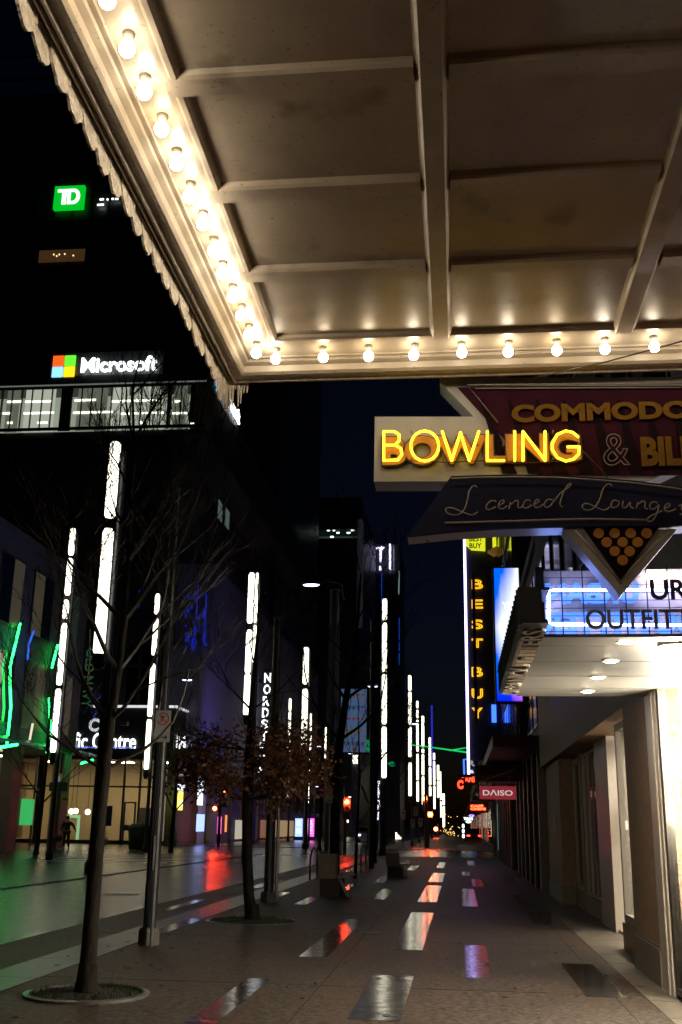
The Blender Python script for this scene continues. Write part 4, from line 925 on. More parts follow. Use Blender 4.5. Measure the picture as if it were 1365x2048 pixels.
# canopy band with coloured edge and lit outlined sign box
g=MB(); g.box(-37,XF+1.6,YF-1.8,YF+.3,6.2,6.55); obj('entrance_canopy',g,mat('canopy fascia metal',(.10,.10,.11),.4,metal=.5),cb)
g=MB(); a=PY(236,1532,YF-1.8); b=PY(330,1512,YF-1.8)
g.box(-33,-23,YF-1.86,YF-1.81,6.56,6.64); obj('blue_edge',g,glow('blue canopy edge',(.15,.2,1),.9),cb)
zs0,zs1=PY(200,1520,YF)[2],PY(200,1418,YF)[2]; xs0=PY(116,1470,YF-1)[0]; xs1=PY(350,1470,YF-1)[0]
g=MB(); g.box(xs0,xs1,YF-1.3,YF+.2,zs0,zs1); g.box(xs1-.4,xs1,YF+.2,YF+7,zs0,zs1); g.box(XF-3,xs1-.4,YF+.2,YF+2,6.55,zs1); sb=obj('sign_box',g,mat('black sign fascia',(.02,.02,.022),.5),cb)
og=glow('sign outline tube',(.85,.85,.9),.9)
g=MB(); g.tube([(xs0,YF-1.4,zs1+.05),(xs1+.1,YF-1.4,zs1+.05),(xs1+.1,YF+7,zs1+.05),(xs1+.1,YF+7,zs0)],.10,6); obj('outline_tube',g,og,sb)
g=MB(); g.tube([(xs1+.1,YF+7,zs1),(xs1+.1,YF+7,zs0)],.16,6); obj('outline_tube',g,glow('bright outline',(1,.97,.9),2.2),sb)
wl=glow('white channel letters',(.95,.97,1),2.6)
a=PY(100,1498,YF-1.42); b=PY(274,1466,YF-1.42); text('sign_lettering','Pacific Centre',(a[0],YF-1.42,a[2]),*UX,b[0]-a[0],b[2]-a[2],wl,sb,bold=.012)
text('sign_lettering','Pacific Centre',(xs1+.05,YF-.5,zs0+.7),*LF,7.0,1.2,wl,sb,bold=.02)
a=PY(177,1463,YF-1.42); b=PY(214,1437,YF-1.42); text('sign_emblem','CF',(a[0],YF-1.42,a[2]),*UX,b[0]-a[0],b[2]-a[2],glow('pale emblem outline',(.7,.75,.75),1.0),sb,outline=.035)
# rooftop company sign (front, and the same on the side)
def company(org,u,v,k,par):
    t=par; u_=Vector(u); o=Vector(org); z=Vector(v)
    cols=[('red_square',(1,.10,.01),0,1),('green_square',(.12,.75,.03),1,1),('blue_square',(.25,.65,1),0,0),('yellow_square',(1,.62,.01),1,0)]
    n_=u_.cross(z)
    for nm,cc,i,j in cols:
        g=MB(); p=o+u_*(i*1.02*k)+z*(j*1.02*k); s=.92*k
        c8=[p,p+u_*s,p+u_*s+z*s,p+z*s]; c8+= [q_-n_*.15 for q_ in c8]; g.add([tuple(q_) for q_ in c8],[(0,1,2,3),(7,6,5,4),(0,4,5,1),(1,5,6,2),(2,6,7,3),(3,7,4,0)])
        obj(nm,g,glow(nm+' light',cc,1.5),t)
    text('lettering','Microsoft',o+u_*(2.55*k)+z*(.28*k),u,v,6.9*k*.95,1.35*k,glow('rooftop letters',(.93,1,.98),2.6),t,bold=.022,depth=.15)
a=PY(105,756,YF+.1); b=PY(155,711,YF+.1); k=(b[0]-a[0])/2.0
rs=thing('rooftop_sign',(a[0],YF,a[2]),'white lettered rooftop sign with four coloured squares, facing us above the lit floor','sign')
company((a[0],YF-.1,a[2]),*UX,k,rs)
g=MB(); g.box(a[0]-.3,a[0]+9.5*k,YF+.2,YF+.35,ztop+.7,a[2]+2.3*k); obj('backing_screen',g,dark,rs)
rs=thing('rooftop_sign',(XF,YF+3,ztop),'same four square sign seen edge on round the side of the block','sign')
company((XF+.1,YF+3.0,a[2]-.2),*LF,k,rs)
g=MB(); g.box(XF-.3,XF-.15,YF+2.8,YF+3+9.5*k,ztop+.7,a[2]+2.1*k); obj('backing_screen',g,dark,rs)
# dim green vertical sign
on=thing('vertical_sign',(-30,YF-2,8),'dim green vertical lettering on a dark blade left of the widest tube','sign')
a=PY(158,1420,YF-2); b=PY(184,1292,YF-2); g=MB(); g.box(a[0],b[0],YF-2,YF-1.8,a[2],b[2]); obj('panel',g,MATS['black sign panel'],on)
text('lettering','OLD NAVY',(a[0]+.2,YF-2.03,a[2]+.2),*UX,.72,b[2]-a[2]-.4,mat('dim green letters',(.06,.18,.08),.6,emit=(.06,.22,.08),estr=.3,sample=False),on,rot=1,bold=.01)
g=MB(); g.box(b[0]-.3,b[0]+.3,YF-1.95,YF+2,b[2]-.4,b[2]-.25); g.box(b[0]-.3,b[0]+.3,YF-1.95,YF+2,a[2]+.25,a[2]+.4); obj('bracket',g,poleM,on)
# white vertical letters on the side facade
nd=thing('vertical_sign',(XF,107,6),'white vertical capital letters on the tall blade above the brown leaves','sign')
YN=104
letters='NORDSTROM'
g=MB(); a=PY(521,1555,YN); b=PY(545,1338,YN); g.box(a[0],b[0]-.1,YN+.05,YN+.4,a[2],b[2]); g.box(XF-.5,a[0],YN+.1,YN+.3,a[2]+1,a[2]+1.3); g.box(XF-.5,a[0],YN+.1,YN+.3,b[2]-1.3,b[2]-1); obj('panel',g,MATS['black sign panel'],nd)
for i,ch in enumerate(letters):
    yb=1365+i*(1551-1365)/8.0; cx=536-i*1.5; h=21
    a=PY(cx-7,yb,YN); b=PY(cx+7,yb-h,YN); text('letter',ch,(a[0],YN,a[2]),*UX,b[0]-a[0],(b[2]-a[2])*.9,wl,nd,bold=.02,depth=.04)
# street-level shops on the side facade
for k in range(16): g=MB(); g.box(XF-.6,XF-.02,84+k*4.3,84.6+k*4.3,0,5.0); obj('side_pier',g,lav,cb)
shopcol=[((.95,.75,.1),2.2,(355,1582,367,1620)),((.7,.85,1),2.0,(395,1560,408,1610)),((.25,.35,1),2.4,(393,1628,410,1663)),((1,.15,.6),1.4,(435,1633,444,1668)),((1,.35,.1),1.0,(450,1630,455,1664)),((.95,.8,.4),1.6,(357,1605,366,1612)),((.8,.9,1),1.5,(356,1575,370,1580)),((.3,.5,1),2.0,(398,1545,412,1556)),((.9,.8,.6),.5,(470,1640,490,1680)),((.9,.4,.2),.2,(520,1640,545,1690)),((.8,.55,.3),.35,(545,1640,590,1690))]
for i,(cc,s,(x0,y0,x1,y1)) in enumerate(shopcol):
    a=PX(x0,y1,XF+.02); b=PX(x1,y0,XF+.02)
    g=MB(); z0=max(.2,a[2]); g.box(XF-.01,XF+.03,a[1],b[1],z0,max(z0+.4,PX(x0,y0,XF)[2])); obj('shop_light',g,glow('shop light %d'%i,cc,s),cb)
g=MB(); g.box(XF-.01,XF+1.6,84,149,5.0,5.3); obj('side_canopy',g,mat('dim canopy',(.06,.06,.07),.5),cb)
# bus shelter panels
for i,(x0,x1,cc,lb) in enumerate([(590,606,(.25,.4,1),'blue lit shelter advertising panel left of the pink one'),(612,629,(1,.1,.75),'pink lit shelter advertising panel right of the blue one')]):
    a=PY(x0,1673,113); b=PY(x1,1637,113); t=thing('advertising_kiosk',((a[0]+b[0])/2,113,0),lb,'advertising panel','lit panels at the bus shelter')
    g=MB(); g.box(a[0]-.08,b[0]+.08,113.02,113.25,0,b[2]+.1); obj('frame',g,darkf,t); g=MB(); g.box(a[0],b[0],112.99,113.015,a[2],b[2]); fc=obj('face',g,glow('panel face %d'%i,cc,2.2),t)
    text('face_lettering','8\nB' if i==0 else 'MENU',(a[0]+.15,112.97,a[2]+.3),*UX,b[0]-a[0]-.3,b[2]-a[2]-.5,glow('panel ink %d'%i,(.85,.85,1),1.6),fc,rot=i,depth=.01)
t=thing('bus_shelter',(-16,114,0),'low bus shelter roof over the blue and pink panels','bus shelter')
a=PY(585,1634,114); b=PY(640,1628,114); g=MB(); g.box(a[0],b[0],112,115,a[2],b[2]); obj('roof',g,mat('shelter roof',(.12,.14,.3),.3),t); g=MB()
for x in (a[0]+.1,b[0]-.1): g.box(x-.05,x+.05,114.9,115,0,a[2])
obj('post',g,darkf,t)

# ================================================================== towers behind
tw=thing('bank_tower',(-55,130,0),'dark office tower at upper left with a green square sign near its top','building')
p=PY(138,395,125)
g=MB(); g.box(-85,-22,125.5,165,0,p[2]+18); obj('wall',g,dark,tw)
g=MB()
for k in range(24): g.box(-84+k*2.6,-83.8+k*2.6,125.25,125.45,30,p[2]+17)
for k in range(20): g.box(-85,-22,125.3,125.48,34+k*4,34.5+k*4)
obj('facade_grid',g,MATS['dark fin'],tw)
a=PY(169,522,125.2); b=PY(80,502,125.2); g=MB(); g.box(b[0],a[0],125.1,125.2,a[2],b[2]); obj('lit_window_band',g,glow('amber window band',(.5,.24,.08),.09),tw)
g=MB()
for (x,y) in ((108,509),(114,512),(119,509),(130,508),(147,511)): q_=PY(x,y,125); g.ball(q_,.12,6,4)
obj('amber_lamps',g,glow('amber lamp spot',(1,.75,.3),1.6),tw)
g=MB()
for (x0,x1,y) in ((200,208,399),(214,217,399),(224,228,398),(231,237,398),(195,208,410)): c0=PY(x0,y,125); c1=PY(x1,y,125); g.box(c0[0],c1[0],124.95,125.05,c0[2]-.12,c0[2]+.14)
obj('ceiling_strips',g,glow('tower strip light',(.85,1,.9),2.2),tw)
ts=thing('tower_sign',(p[0],124.8,p[2]),'glowing green square sign with white letters high on the dark tower','sign')
a=PY(106,418,124.6); b=PY(170,370,124.6); wd=b[0]-a[0]; hh=b[2]-a[2]
g=MB(); g.box(a[0],b[0],124.6,125.2,a[2],b[2]); obj('face',g,glow('green sign face',(.0,.55,.02),1.0),ts)
g=MB(); g.box(a[0]+wd*.12,a[0]+wd*.46,124.5,124.58,a[2]+hh*.72,a[2]+hh*.84); g.box(a[0]+wd*.28,a[0]+wd*.42,124.5,124.58,a[2]+hh*.18,a[2]+hh*.72)
x0=a[0]+wd*.46; z0=a[2]+hh*.18; H=hh*.66; W=wd*.42; out=[];inn=[]
for t_ in range(9):
    th=-math.pi/2+math.pi*t_/8; out.append((x0+W*.5+W*.5*math.cos(th),z0+H/2+H/2*math.sin(th))); inn.append((x0+W*.45+W*.28*math.cos(th),z0+H/2+H*.32*math.sin(th)))
out=[(x0,z0)]+out+[(x0,z0+H)]; inn=[(x0+W*.24,z0+H*.18)]+inn+[(x0+W*.24,z0+H*.82)]
for i in range(len(out)-1): g.prism([out[i],out[i+1],inn[i+1],inn[i]],'y',124.5,124.58)
g.prism([out[0],inn[0],inn[-1],out[-1]],'y',124.5,124.58)
obj('letters',g,glow('white tower letters',(.9,.93,1),1.8),ts)
mid=thing('office_tower',(-30,185,0),'dark tower with one lit floor of ceiling lights in the middle distance','building')
a=PY(560,1075,180); b=PY(722,1055,180)
g=MB(); g.box(-60,b[0],181,215,0,a[2]); g.box(-60,b[0],181.0,215,b[2],b[2]+6); g.box(-60,b[0],186,214,a[2],b[2]); obj('wall',g,dark,mid)
g=MB(); g.box(a[0],b[0]-.3,185.8,185.95,a[2],b[2]); obj('lit_floor',g,glow('greenish lit floor',(.12,.25,.2),.14),mid)
g=MB()
for (x,y,s) in ((577,1065,.5),(596,1065,.6),(611,1054,.5),(639,1055,.4),(658,1062,.25),(669,1062,.2),(677,1067,.25),(681,1055,.6),(698,1067,.3),(704,1055,.6),(706,1062,.3),(720,1061,.35),(665,1075,.3)): c0=PY(x,y,182); g.box(c0[0]-s,c0[0]+s,181.5,181.6,c0[2]-.13,c0[2]+.13)
g.box(PY(607,1103,180)[0]-.2,PY(607,1103,180)[0]+.2,180.7,180.8,PY(607,1103,180)[2],PY(607,1103,180)[2]+.2)
obj('ceiling_lights',g,glow('far office lights',(.85,1,.95),3),mid)
g=MB(); c0=PY(718,1250,178); g.box(c0[0]-.4,c0[0]+.4,178,181,c0[2],b[2]+1); obj('stair_shaft',g,mat('grey shaft',(.25,.25,.26),.6,emit=(.3,.3,.33),estr=.035,sample=False),mid)
g=MB()
for k in range(10): g.box(-60+k*4,-59.6+k*4,180.8,180.98,8,a[2])
obj('facade_fins',g,MATS['dark fin'],mid)
rb=thing('hotel_tower',(-14,225,0),'slim far tower with white light strokes and script near its top','building')
a=PY(745,1200,220); b=PY(800,1085,220); g=MB(); g.box(a[0],b[0],221,240,0,b[2]); obj('wall',g,dark,rb)
wv=glow('violet white stroke',(.65,.62,1),4)
g=MB()
for (x,y0,y1,r) in ((761.5,1098,1124,.22),(761,1132,1140,.22),(780.5,1088,1140,.22)): c0=PY(x,y1,220.5); c1=PY(x,y0,220.5); g.tube([c0,c1],r,6)
obj('light_stroke',g,wv,rb)
g=MB(); c0=PY(798,1188,220.5); c1=PY(799,1142,220.5); g.tube([c0,c1],.12,6); c0=PY(788,1140,220.5); c1=PY(788,1092,220.5); g.tube([c0,c1],.1,6); obj('dim_stroke',g,glow('dim stroke',(.5,.65,.7),.35),rb)
g=MB(); c0=PY(799,1330,220.5); c1=PY(799,1235,220.5); g.tube([c0,c1],.12,6); c0=PY(763,1290,220.5); c1=PY(764,1145,220.5); g.tube([c0,c1],.1,6); obj('blue_stroke',g,glow('tower blue',(.02,.12,.9),.3),rb)
c0=PY(753,1100,220.3); c1=PY(771,1092,220.3); text('script_lettering','ruby',(c0[0],220.3,c0[2]),*UX,c1[0]-c0[0],c1[2]-c0[2],wv,rb,bold=.03,shear=.3)
vs_=thing('vertical_sign',PY(756,1640,120),'white vertical script sign left of the tall straight tube post','sign')
a=PY(752,1640,120); b=PY(761,1562,120); text('lettering','Pacific Centre',(a[0],120,a[2]),*UX,b[0]-a[0],b[2]-a[2],glow('cool script',(.7,.78,1),2.2),vs_,rot=1,bold=.01)
g=MB(); g.box(a[0]-.1,b[0]+.1,120.05,120.4,0,b[2]+.3); obj('panel',g,MATS['black sign panel'],vs_)
vs_=thing('lit_window_box',PY(711,1520,150),'small square white lit sign box under the banner','sign'); a=PY(705,1527,150); b=PY(718,1510,150)
g=MB(); g.box(a[0],b[0],150,150.5,a[2],b[2]); obj('face',g,glow('white box sign',(1,.9,.75),2.5),vs_); g=MB(); g.box(a[0]-.1,b[0]+.1,150.5,151,0,b[2]+.1); obj('backing',g,dark,vs_)
# left-hand row beyond the corner block
rr=random.Random(21)
for i in range(3):
    y0=166+i*48; h=(26,34,22)[i]
    t=building('row_building',(-30,y0+22,0),('dark left-hand building past the second crossing','taller dark left-hand building farther on','farthest dark left-hand building down the street')[i],-50,-20.5,y0,y0+45,h,dark)
    for k in range(8):
        y=y0+2+k*5.2; g=MB(); g.box(-20.49,-20.4,y,y+3.6,.4,3.2); wi=obj('shop_window',g,darkf,t)
        g=MB(); g.box(-20.39,-20.37,y+.1,y+3.5,.5,3.1); obj('pane',g,glow('left shop %d'%(k%3),((1,.7,.35),(.7,.8,.9),(.9,.6,.3))[k%3],.5),wi)
# green lit line across the street
gl=thing('green_light_cable',(-3,90,11),'glowing green light line slung across the street by the blade sign','light cable')
g=MB(); g.tube([PY(826,1490,84),PY(858,1494,80),PY(895,1499,70),PY(936,1505,60)],.05,6); g.tube([PY(900,1501,68),PY(936,1495,60)],.035,6); obj('cable',g,glow('green line glow',(.0,.6,.12),1.1),gl,True)
gl=thing('green_light_patch',PY(737,1505,95),'patch of green light right of the pastel banner foot','light')
g=MB(); rr=random.Random(6)
for k in range(26):
    x=rr.uniform(731,742); y=rr.uniform(1481,1505); p=PY(x,y,95); s=rr.uniform(.05,.16); g.box(p[0]-s,p[0]+s,95,95.05,p[2]-s*.6,p[2]+s*.6)
for k in range(14):
    x=rr.uniform(777,788); y=rr.uniform(1522,1532); p=PY(x,y,95); s=rr.uniform(.05,.16); g.box(p[0]-s,p[0]+s,95,95.05,p[2]-s*.3,p[2]+s*.3)
obj('lamps',g,glow('green dapple',(.0,.5,.15),.45),gl)  # scattered glowing flecks stand in for the patches of green light

# ================================================================== blue/violet facade floodlights (unseen fixtures added for the coloured washes)
def flood(x,y,z,tx,ty,tz,colr,e,size,label):
    t=thing('added_floodlight',(x,y,z),label,'floodlight'); g=MB(); g.box(x-.2,x+.2,y-.15,y+.15,z-.1,z+.1); obj('housing',g,darkf,t)
    l=bpy.data.lights.new('flood','SPOT'); l.energy=e; l.color=colr; l.spot_size=R(size); l.spot_blend=.8; l.shadow_soft_size=.2
    lo=bpy.data.objects.new('flood_lamp',l); col.objects.link(lo); lo.parent=t
    d=Vector((tx-x,ty-y,tz-z)).normalized(); lo.location=d*.35; lo.rotation_euler=d.to_track_quat('-Z','Y').to_euler()
flood(XF+6,YF+2,5.5,XF,YF+14,11,(.35,.28,1),900,120,'added violet floodlight washing the lavender corner wall')
flood(XN+6,52,6.2,XN,46,11,(.15,.2,1),450,130,'added blue floodlight washing the left edge building')

# ================================================================== TREES
bark=mat('wet dark bark',(.014,.011,.009),.75,spec=.12,var=.6,scale=18,bump=1.0,bscale=22,stretch=(1,1,.3))
twigm=mat('dark twigs',(.03,.022,.018),.6,var=.2)
leafm=mat('dry brown oak leaves',(.17,.07,.027),.6,var=.6,scale=9)
def grow(g,p,d,r,L,depth,rr,spread=.55,droop=0.0,mn=.0035,ups=.05):
    n=4; pts=[Vector(p)]; rs=[r]; dd=Vector(d)
    for i in range(n):
        dd=(dd+Vector((rr.gauss(0,.10),rr.gauss(0,.10),rr.gauss(0,.08)+ups))).normalized(); pts.append(pts[-1]+dd*L/n); rs.append(max(mn*.6,r*(1-.42*(i+1)/n)))
    g.tube(pts,rs,6 if r>.02 else (4 if r>.008 else 3),False)
    ends.append((pts[-1],dd))
    if depth<=0: return
    kids=rr.choice((2,3,3)) if depth>1 else 3
    for k in range(kids):
        at=1 if k==0 else rr.uniform(.35,.95); i=min(n-1,int(at*n)); pp=pts[i]+(pts[i+1]-pts[i])*(at*n-i if at<1 else 1)
        ax=Vector((rr.gauss(0,1),rr.gauss(0,1),rr.gauss(0,.6))).normalized(); nd=(dd+ax*(spread*(.5 if k==0 else 1.1))+Vector((0,0,.12-droop))).normalized()
        grow(g,pp,nd,max(mn,rs[i]*(.75 if k==0 else .52)),L*rr.uniform(.62,.88),depth-1,rr,spread,droop,mn,ups)
ends=[]
def tree(path,radii,label,seed,limbs,depth=5,leaves=None,mn=.0035,grp=None,ups=.05,ring=None):
    """path: trunk points in world; limbs: (index, dx, dy, dz, length, radius)"""
    global ends
    rr=random.Random(seed); t=thing('street_tree',(path[0][0],path[0][1],0),label,'tree',grp)
    g=MB(); pts=smoothp([(i,0) for i in range(2)],0)
    g.tube(path,radii,12,False)
    bx0=path[0]; g.lathe([(radii[0]*1.55,-.03),(radii[0]*1.3,.04),(radii[0]*1.1,.14),(radii[0]*.98,.26)],bx0[0],bx0[1],0,12)
    obj('trunk',g,bark,t,True)
    g=MB(); ends=[]
    for (i,dx,dy,dz,L,r) in limbs:
        d=Vector((dx,dy,dz)).normalized(); grow(g,path[i],d,r,L,depth,rr,mn=mn,ups=ups)
    obj('crown',g,twigm,t)
    if leaves:
        cnt,lo,hi,size=leaves; g=MB(); c_=0
        tries=0
        while c_<cnt and tries<cnt*30:
            tries+=1; e,dd=rr.choice(ends)
            if not (lo<e.z<hi): continue
            p=e+Vector((rr.gauss(0,.16),rr.gauss(0,.16),rr.gauss(0,.12)))
            a=Vector((rr.gauss(0,1),rr.gauss(0,1),rr.gauss(0,.7))).normalized(); b=a.orthogonal().normalized(); b=(b*math.cos(rr.random()*6)+a.cross(b)*math.sin(rr.random()*6)); s=size*rr.uniform(.6,1.2)
            nn_=a.cross(b)*s*.15
            g.add([tuple(p),tuple(p+a*s*.35+b*s*.34),tuple(p+a*s*.7+b*s*.18+nn_),tuple(p+a*s*1.1),tuple(p+a*s*.65-b*s*.22+nn_),tuple(p+a*s*.3-b*s*.34)],[(0,1,2,3,4,5)]); c_+=1
        obj('leaves',g,leafm,t)
    return t
def T(pts,Y0,dY=0):
    return [PY(x,y,Y0+dY*i) for i,(x,y) in enumerate(pts)]
Y=10.2
p1=[PZ(172,1990,0)]+T([(180,1880),(190,1750),(199,1640),(210,1540),(222,1440),(238,1340),(250,1240),(258,1120),(263,1000),(268,880),(266,790)],Y)
tree(p1,[.086,.074,.069,.064,.058,.048,.038,.034,.026,.02,.016,.012],'nearest bare tree with a leaning trunk, standing in the round pit',31,
 [(5,-.9,.2,.8,.75,.032),(6,.7,.3,.75,.7,.03),(6,-.6,-.5,.8,.7,.028),(7,.5,.2,1,.65,.026),(7,-.8,.3,.6,.75,.026),(8,-.3,.3,1,.6,.022),(8,.5,-.2,.9,.6,.02),(9,0,.1,1,.55,.018),(9,-.4,.2,.8,.5,.016),(4,.9,.3,.5,.8,.024),(4,-.9,.1,.35,.65,.022),(5,.9,-.2,.6,.75,.024),(9,.45,.1,.9,.6,.015),(10,-.5,.1,1,.6,.015),(10,.5,.1,1,.65,.018),(11,0,0,1,.5,.012),(11,.4,.2,1,.5,.011),(7,.75,.15,1.3,.9,.03),(8,.7,0,1.1,.8,.026)],depth=5,mn=.0032)
Y=18.15
p2=[PZ(505,1842,0)]+T([(498,1790),(494,1700),(494,1600),(498,1500),(503,1420),(510,1330),(518,1240)],Y)
tree(p2,[.105,.09,.083,.078,.066,.05,.034,.02],'tree keeping a clump of dry brown leaves on its low branches',52,
 [(3,-.9,.2,.12,.55,.026),(3,.9,.2,.1,.52,.026),(3,-.5,-.8,.15,.5,.024),(3,.5,.8,.1,.5,.024),(3,.9,-.6,.3,.5,.024),(3,-.8,.7,.35,.5,.024),(3,.3,.1,.3,.5,.026),(4,.95,-.2,-.05,.55,.028),(4,.1,-.5,.2,.45,.026),(4,-.95,.1,.0,.55,.028),(4,.4,-.9,.0,.45,.024),(4,-.7,.6,.1,.5,.024),(4,.7,.5,.35,.5,.024),(5,-.7,.2,.75,.6,.022),(5,.8,.1,.6,.6,.022),(6,-.5,.1,.9,.6,.018),(6,.6,-.1,.9,.6,.018),(7,0,0,1,.6,.014),(7,-.4,.2,.9,.5,.012)],depth=4,leaves=(6300,1.6,2.95,.075),mn=.004,ups=.02)
Y=26.5
p3=[PZ(668,1712,0)]+T([(670,1640),(672,1560),(680,1480),(692,1400),(706,1320),(716,1240),(722,1150)],Y)
p3[0]=(p3[1][0],Y,0)
tree(p3,[.14,.12,.115,.105,.085,.06,.04,.025],'bare tree leaning right beside the concrete box, in front of the banner',77,
 [(3,-.8,.2,.7,1.3,.045),(3,.9,.2,.5,1.3,.045),(4,-.6,-.4,.8,1.2,.04),(4,.8,-.2,.6,1.2,.04),(5,.7,.2,.8,1.1,.03),(5,-.8,.1,.7,1.1,.03),(6,0,.1,1,1.0,.022),(6,.6,0,.8,1,.022),(7,-.3,0,1,.9,.016)],depth=4,mn=.005)
for i,(x,y,Yt,h,lb) in enumerate([(78,1702,50,9,'bare far tree at the left between the green canopies and the person'),(345,1696,57,8,'bare slim tree in front of the lit lobby corner'),(640,1690,72,9,'bare tree across the junction behind the leaned tree'),(712,1765,33,6,'very slim bare sapling left of the second concrete box'),(748,1735,47,8,'bare tree behind the base of the banner pole')]):
    X=PY(x,1650,Yt)[0]; path=[(X,Yt,0),(X+.05,Yt,h*.25),(X+.1,Yt,h*.5),(X+.05,Yt,h*.75)]; r=.12 if i!=3 else .05
    tree(path,[r,r*.85,r*.6,r*.35],lb,90+i,[(1,-.6,.2,.9,h*.2,r*.4),(1,.7,0,.8,h*.2,r*.4),(2,-.5,.3,1,h*.18,r*.35),(2,.6,-.3,.9,h*.18,r*.35),(3,0,0,1,h*.16,r*.3),(3,.4,.2,.8,h*.15,r*.25)],depth=4,mn=.008,grp='bare trees farther along the street')
# tree pits
def pit(x,y,r,label,ringz=.02):
    t=thing('tree_pit',(x,y,0),label,'tree pit'); g=MB(); n_=36
    prof=[(r,0),(r,ringz),(r-.04,ringz+.008),(r-.055,ringz),(r-.055,0)]
    k=0
    for (rr_,z) in prof:
        for j in range(n_): th=2*math.pi*j/n_; g.v.append((x+rr_*math.cos(th),y+rr_*math.sin(th),z))
    for i in range(len(prof)-1):
        for j in range(n_): g.f.append((i*n_+j,i*n_+(j+1)%n_,(i+1)*n_+(j+1)%n_,(i+1)*n_+j))
    obj('rim',g,mat('wet steel rim',(.25,.25,.24),.25,metal=.6,var=.2),t)
    g=MB(); g.lathe([(r-.06,0),(r*.5,.02),(.02,.03)],x,y,.003,24); obj('soil',g,mat('dark soil',(.03,.025,.018),.8,bump=1,bscale=50),t)
    g=MB(); rg=random.Random(int(r*100)+int(y*10))
    for k in range(520):
        a=rg.uniform(0,6.28); d=rg.uniform(.1,1)**.5*r*.85; px,py_=x+d*math.cos(a),y+d*math.sin(a); h=rg.uniform(.02,.065)
        if d<.13: continue
        dx,dy=rg.gauss(0,.02),rg.gauss(0,.02); g.add([(px-.004,py_,.01),(px+.004,py_,.01),(px+dx,py_+dy,.01+h)],[(0,1,2)])
    o=obj('grass',g,mat('pit grass',(.025,.055,.012),.6),t); o['kind']='stuff'
pit(p1[0][0],p1[0][1]+.02,.56,'round steel rimmed pit round the nearest tree')
pit(p2[0][0],p2[0][1],.75,'grassy pit round the brown leaved tree',.004)

# ================================================================== street furniture
conc=mat('warm grey concrete',(.26,.235,.20),.6,var=.2,scale=6,bump=.2)
def cbox(xl,xr,yt,ym,yb,label,armside=1):
    a=PZ(xl,yb,0); Yb=a[1]; r_=PY(xr,ym,Yb); l_=PY(xl,ym,Yb); top=PY(xl,yt,Yb)[2]
    t=thing('concrete_seat',((l_[0]+r_[0])/2,Yb,0),label,'bench','concrete seats on the sidewalk')
    zm=l_[2]; g=MB(); g.bbox(l_[0],r_[0],Yb,Yb+.55,zm,top,.012); obj('seat_block',g,conc,t)
    g=MB(); g.box(l_[0]+.04,r_[0]+.08,Yb+.05,Yb+1.3,0,zm*.96); obj('plinth',g,mat('dark plinth',(.05,.045,.04),.6),t)
    g=MB(); x=r_[0]+.02; g.box(x,x+.30,Yb+.1,Yb+1.4,zm+.02,zm+.07); g.prism([(x+.24,0),(x+.31,0),(x+.10,zm+.02),(x+.03,zm+.02)],'y',Yb+.02,Yb+.08); obj('steel_bench_leg',g,mat('grey bench steel',(.3,.28,.26),.4,metal=.4),t)
cbox(636,671,1708,1757,1793,'nearer grey concrete seat block with a slanted steel leg')
cbox(772,798,1705,1732,1754,'farther grey concrete seat block beside the tall tube post')
# litter bin, hydrant-like base and cabinet across the road
def binn(x,y,label,Xw=None):
    X,Yb,_=PZ(x,y,0); t=thing('litter_bin',(X,Yb,0),label,'litter bin')
    g=MB(); g.lathe([(.5,0),(.55,.05),(.62,1.15),(.60,1.2)],X,Yb,0,14); obj('body',g,mat('dark green metal',(.012,.035,.02),.45),t,True)
    g=MB(); g.lathe([(.66,1.2),(.66,1.28),(.45,1.42),(.1,1.46)],X,Yb,0,14); obj('lid',g,mat('grey lid',(.1,.11,.1),.4),t,True)
    g=MB()
    for k in range(12): th=k*math.pi/6; g.tube([(X+.56*math.cos(th),Yb+.56*math.sin(th),.05),(X+.64*math.cos(th),Yb+.64*math.sin(th),1.12)],.02,5)
    obj('ribs',g,MATS['dark green metal'],t)
binn(278,1701,'large dark green litter bin in front of the lit lobby')
t=thing('utility_cabinet',PZ(745,1702,0),'dark cabinet at the foot of the tall tube post','cabinet'); X,Yc_,_=PZ(745,1702,0)
g=MB(); g.bbox(X-.35,X+.35,Yc_,Yc_+.5,.1,1.35,.03); obj('body',g,mat('dark cabinet paint',(.03,.03,.03),.5),t); g=MB(); g.box(X-.4,X+.4,Yc_-.05,Yc_+.55,0,.1); obj('base',g,conc,t); g=MB(); g.box(X-.01,X+.01,Yc_-.006,Yc_-.001,.15,1.3); g.tube([(X+.05,Yc_-.02,.7),(X+.05,Yc_-.02,.85)],.012,6); obj('door_seam',g,darkf,t)
# bike racks
for i,(x,y) in enumerate(((620,1760),(722,1745))):
    X,Yb,_=PZ(x,y,0); t=thing('bike_rack',(X,Yb,0),('curved steel bike rack left of the nearer concrete seat','curved steel bike rack between the two concrete seats')[i],'bike rack','steel bike racks')
    g=MB(); g.tube([(X,Yb,0),(X,Yb,.6),(X+.03,Yb+.15,.82),(X+.05,Yb+.4,.86),(X+.08,Yb+.65,.82),(X+.1,Yb+.8,.6),(X+.1,Yb+.8,0)],.026,8); obj('hoop',g,MATS['galvanised tube'],t,True)
    g=MB(); g.lathe([(.07,0),(.07,.01)],X,Yb,.003,12); g.lathe([(.07,0),(.07,.01)],X+.1,Yb+.8,.003,12); obj('foot_plate',g,MATS['galvanised tube'],t)
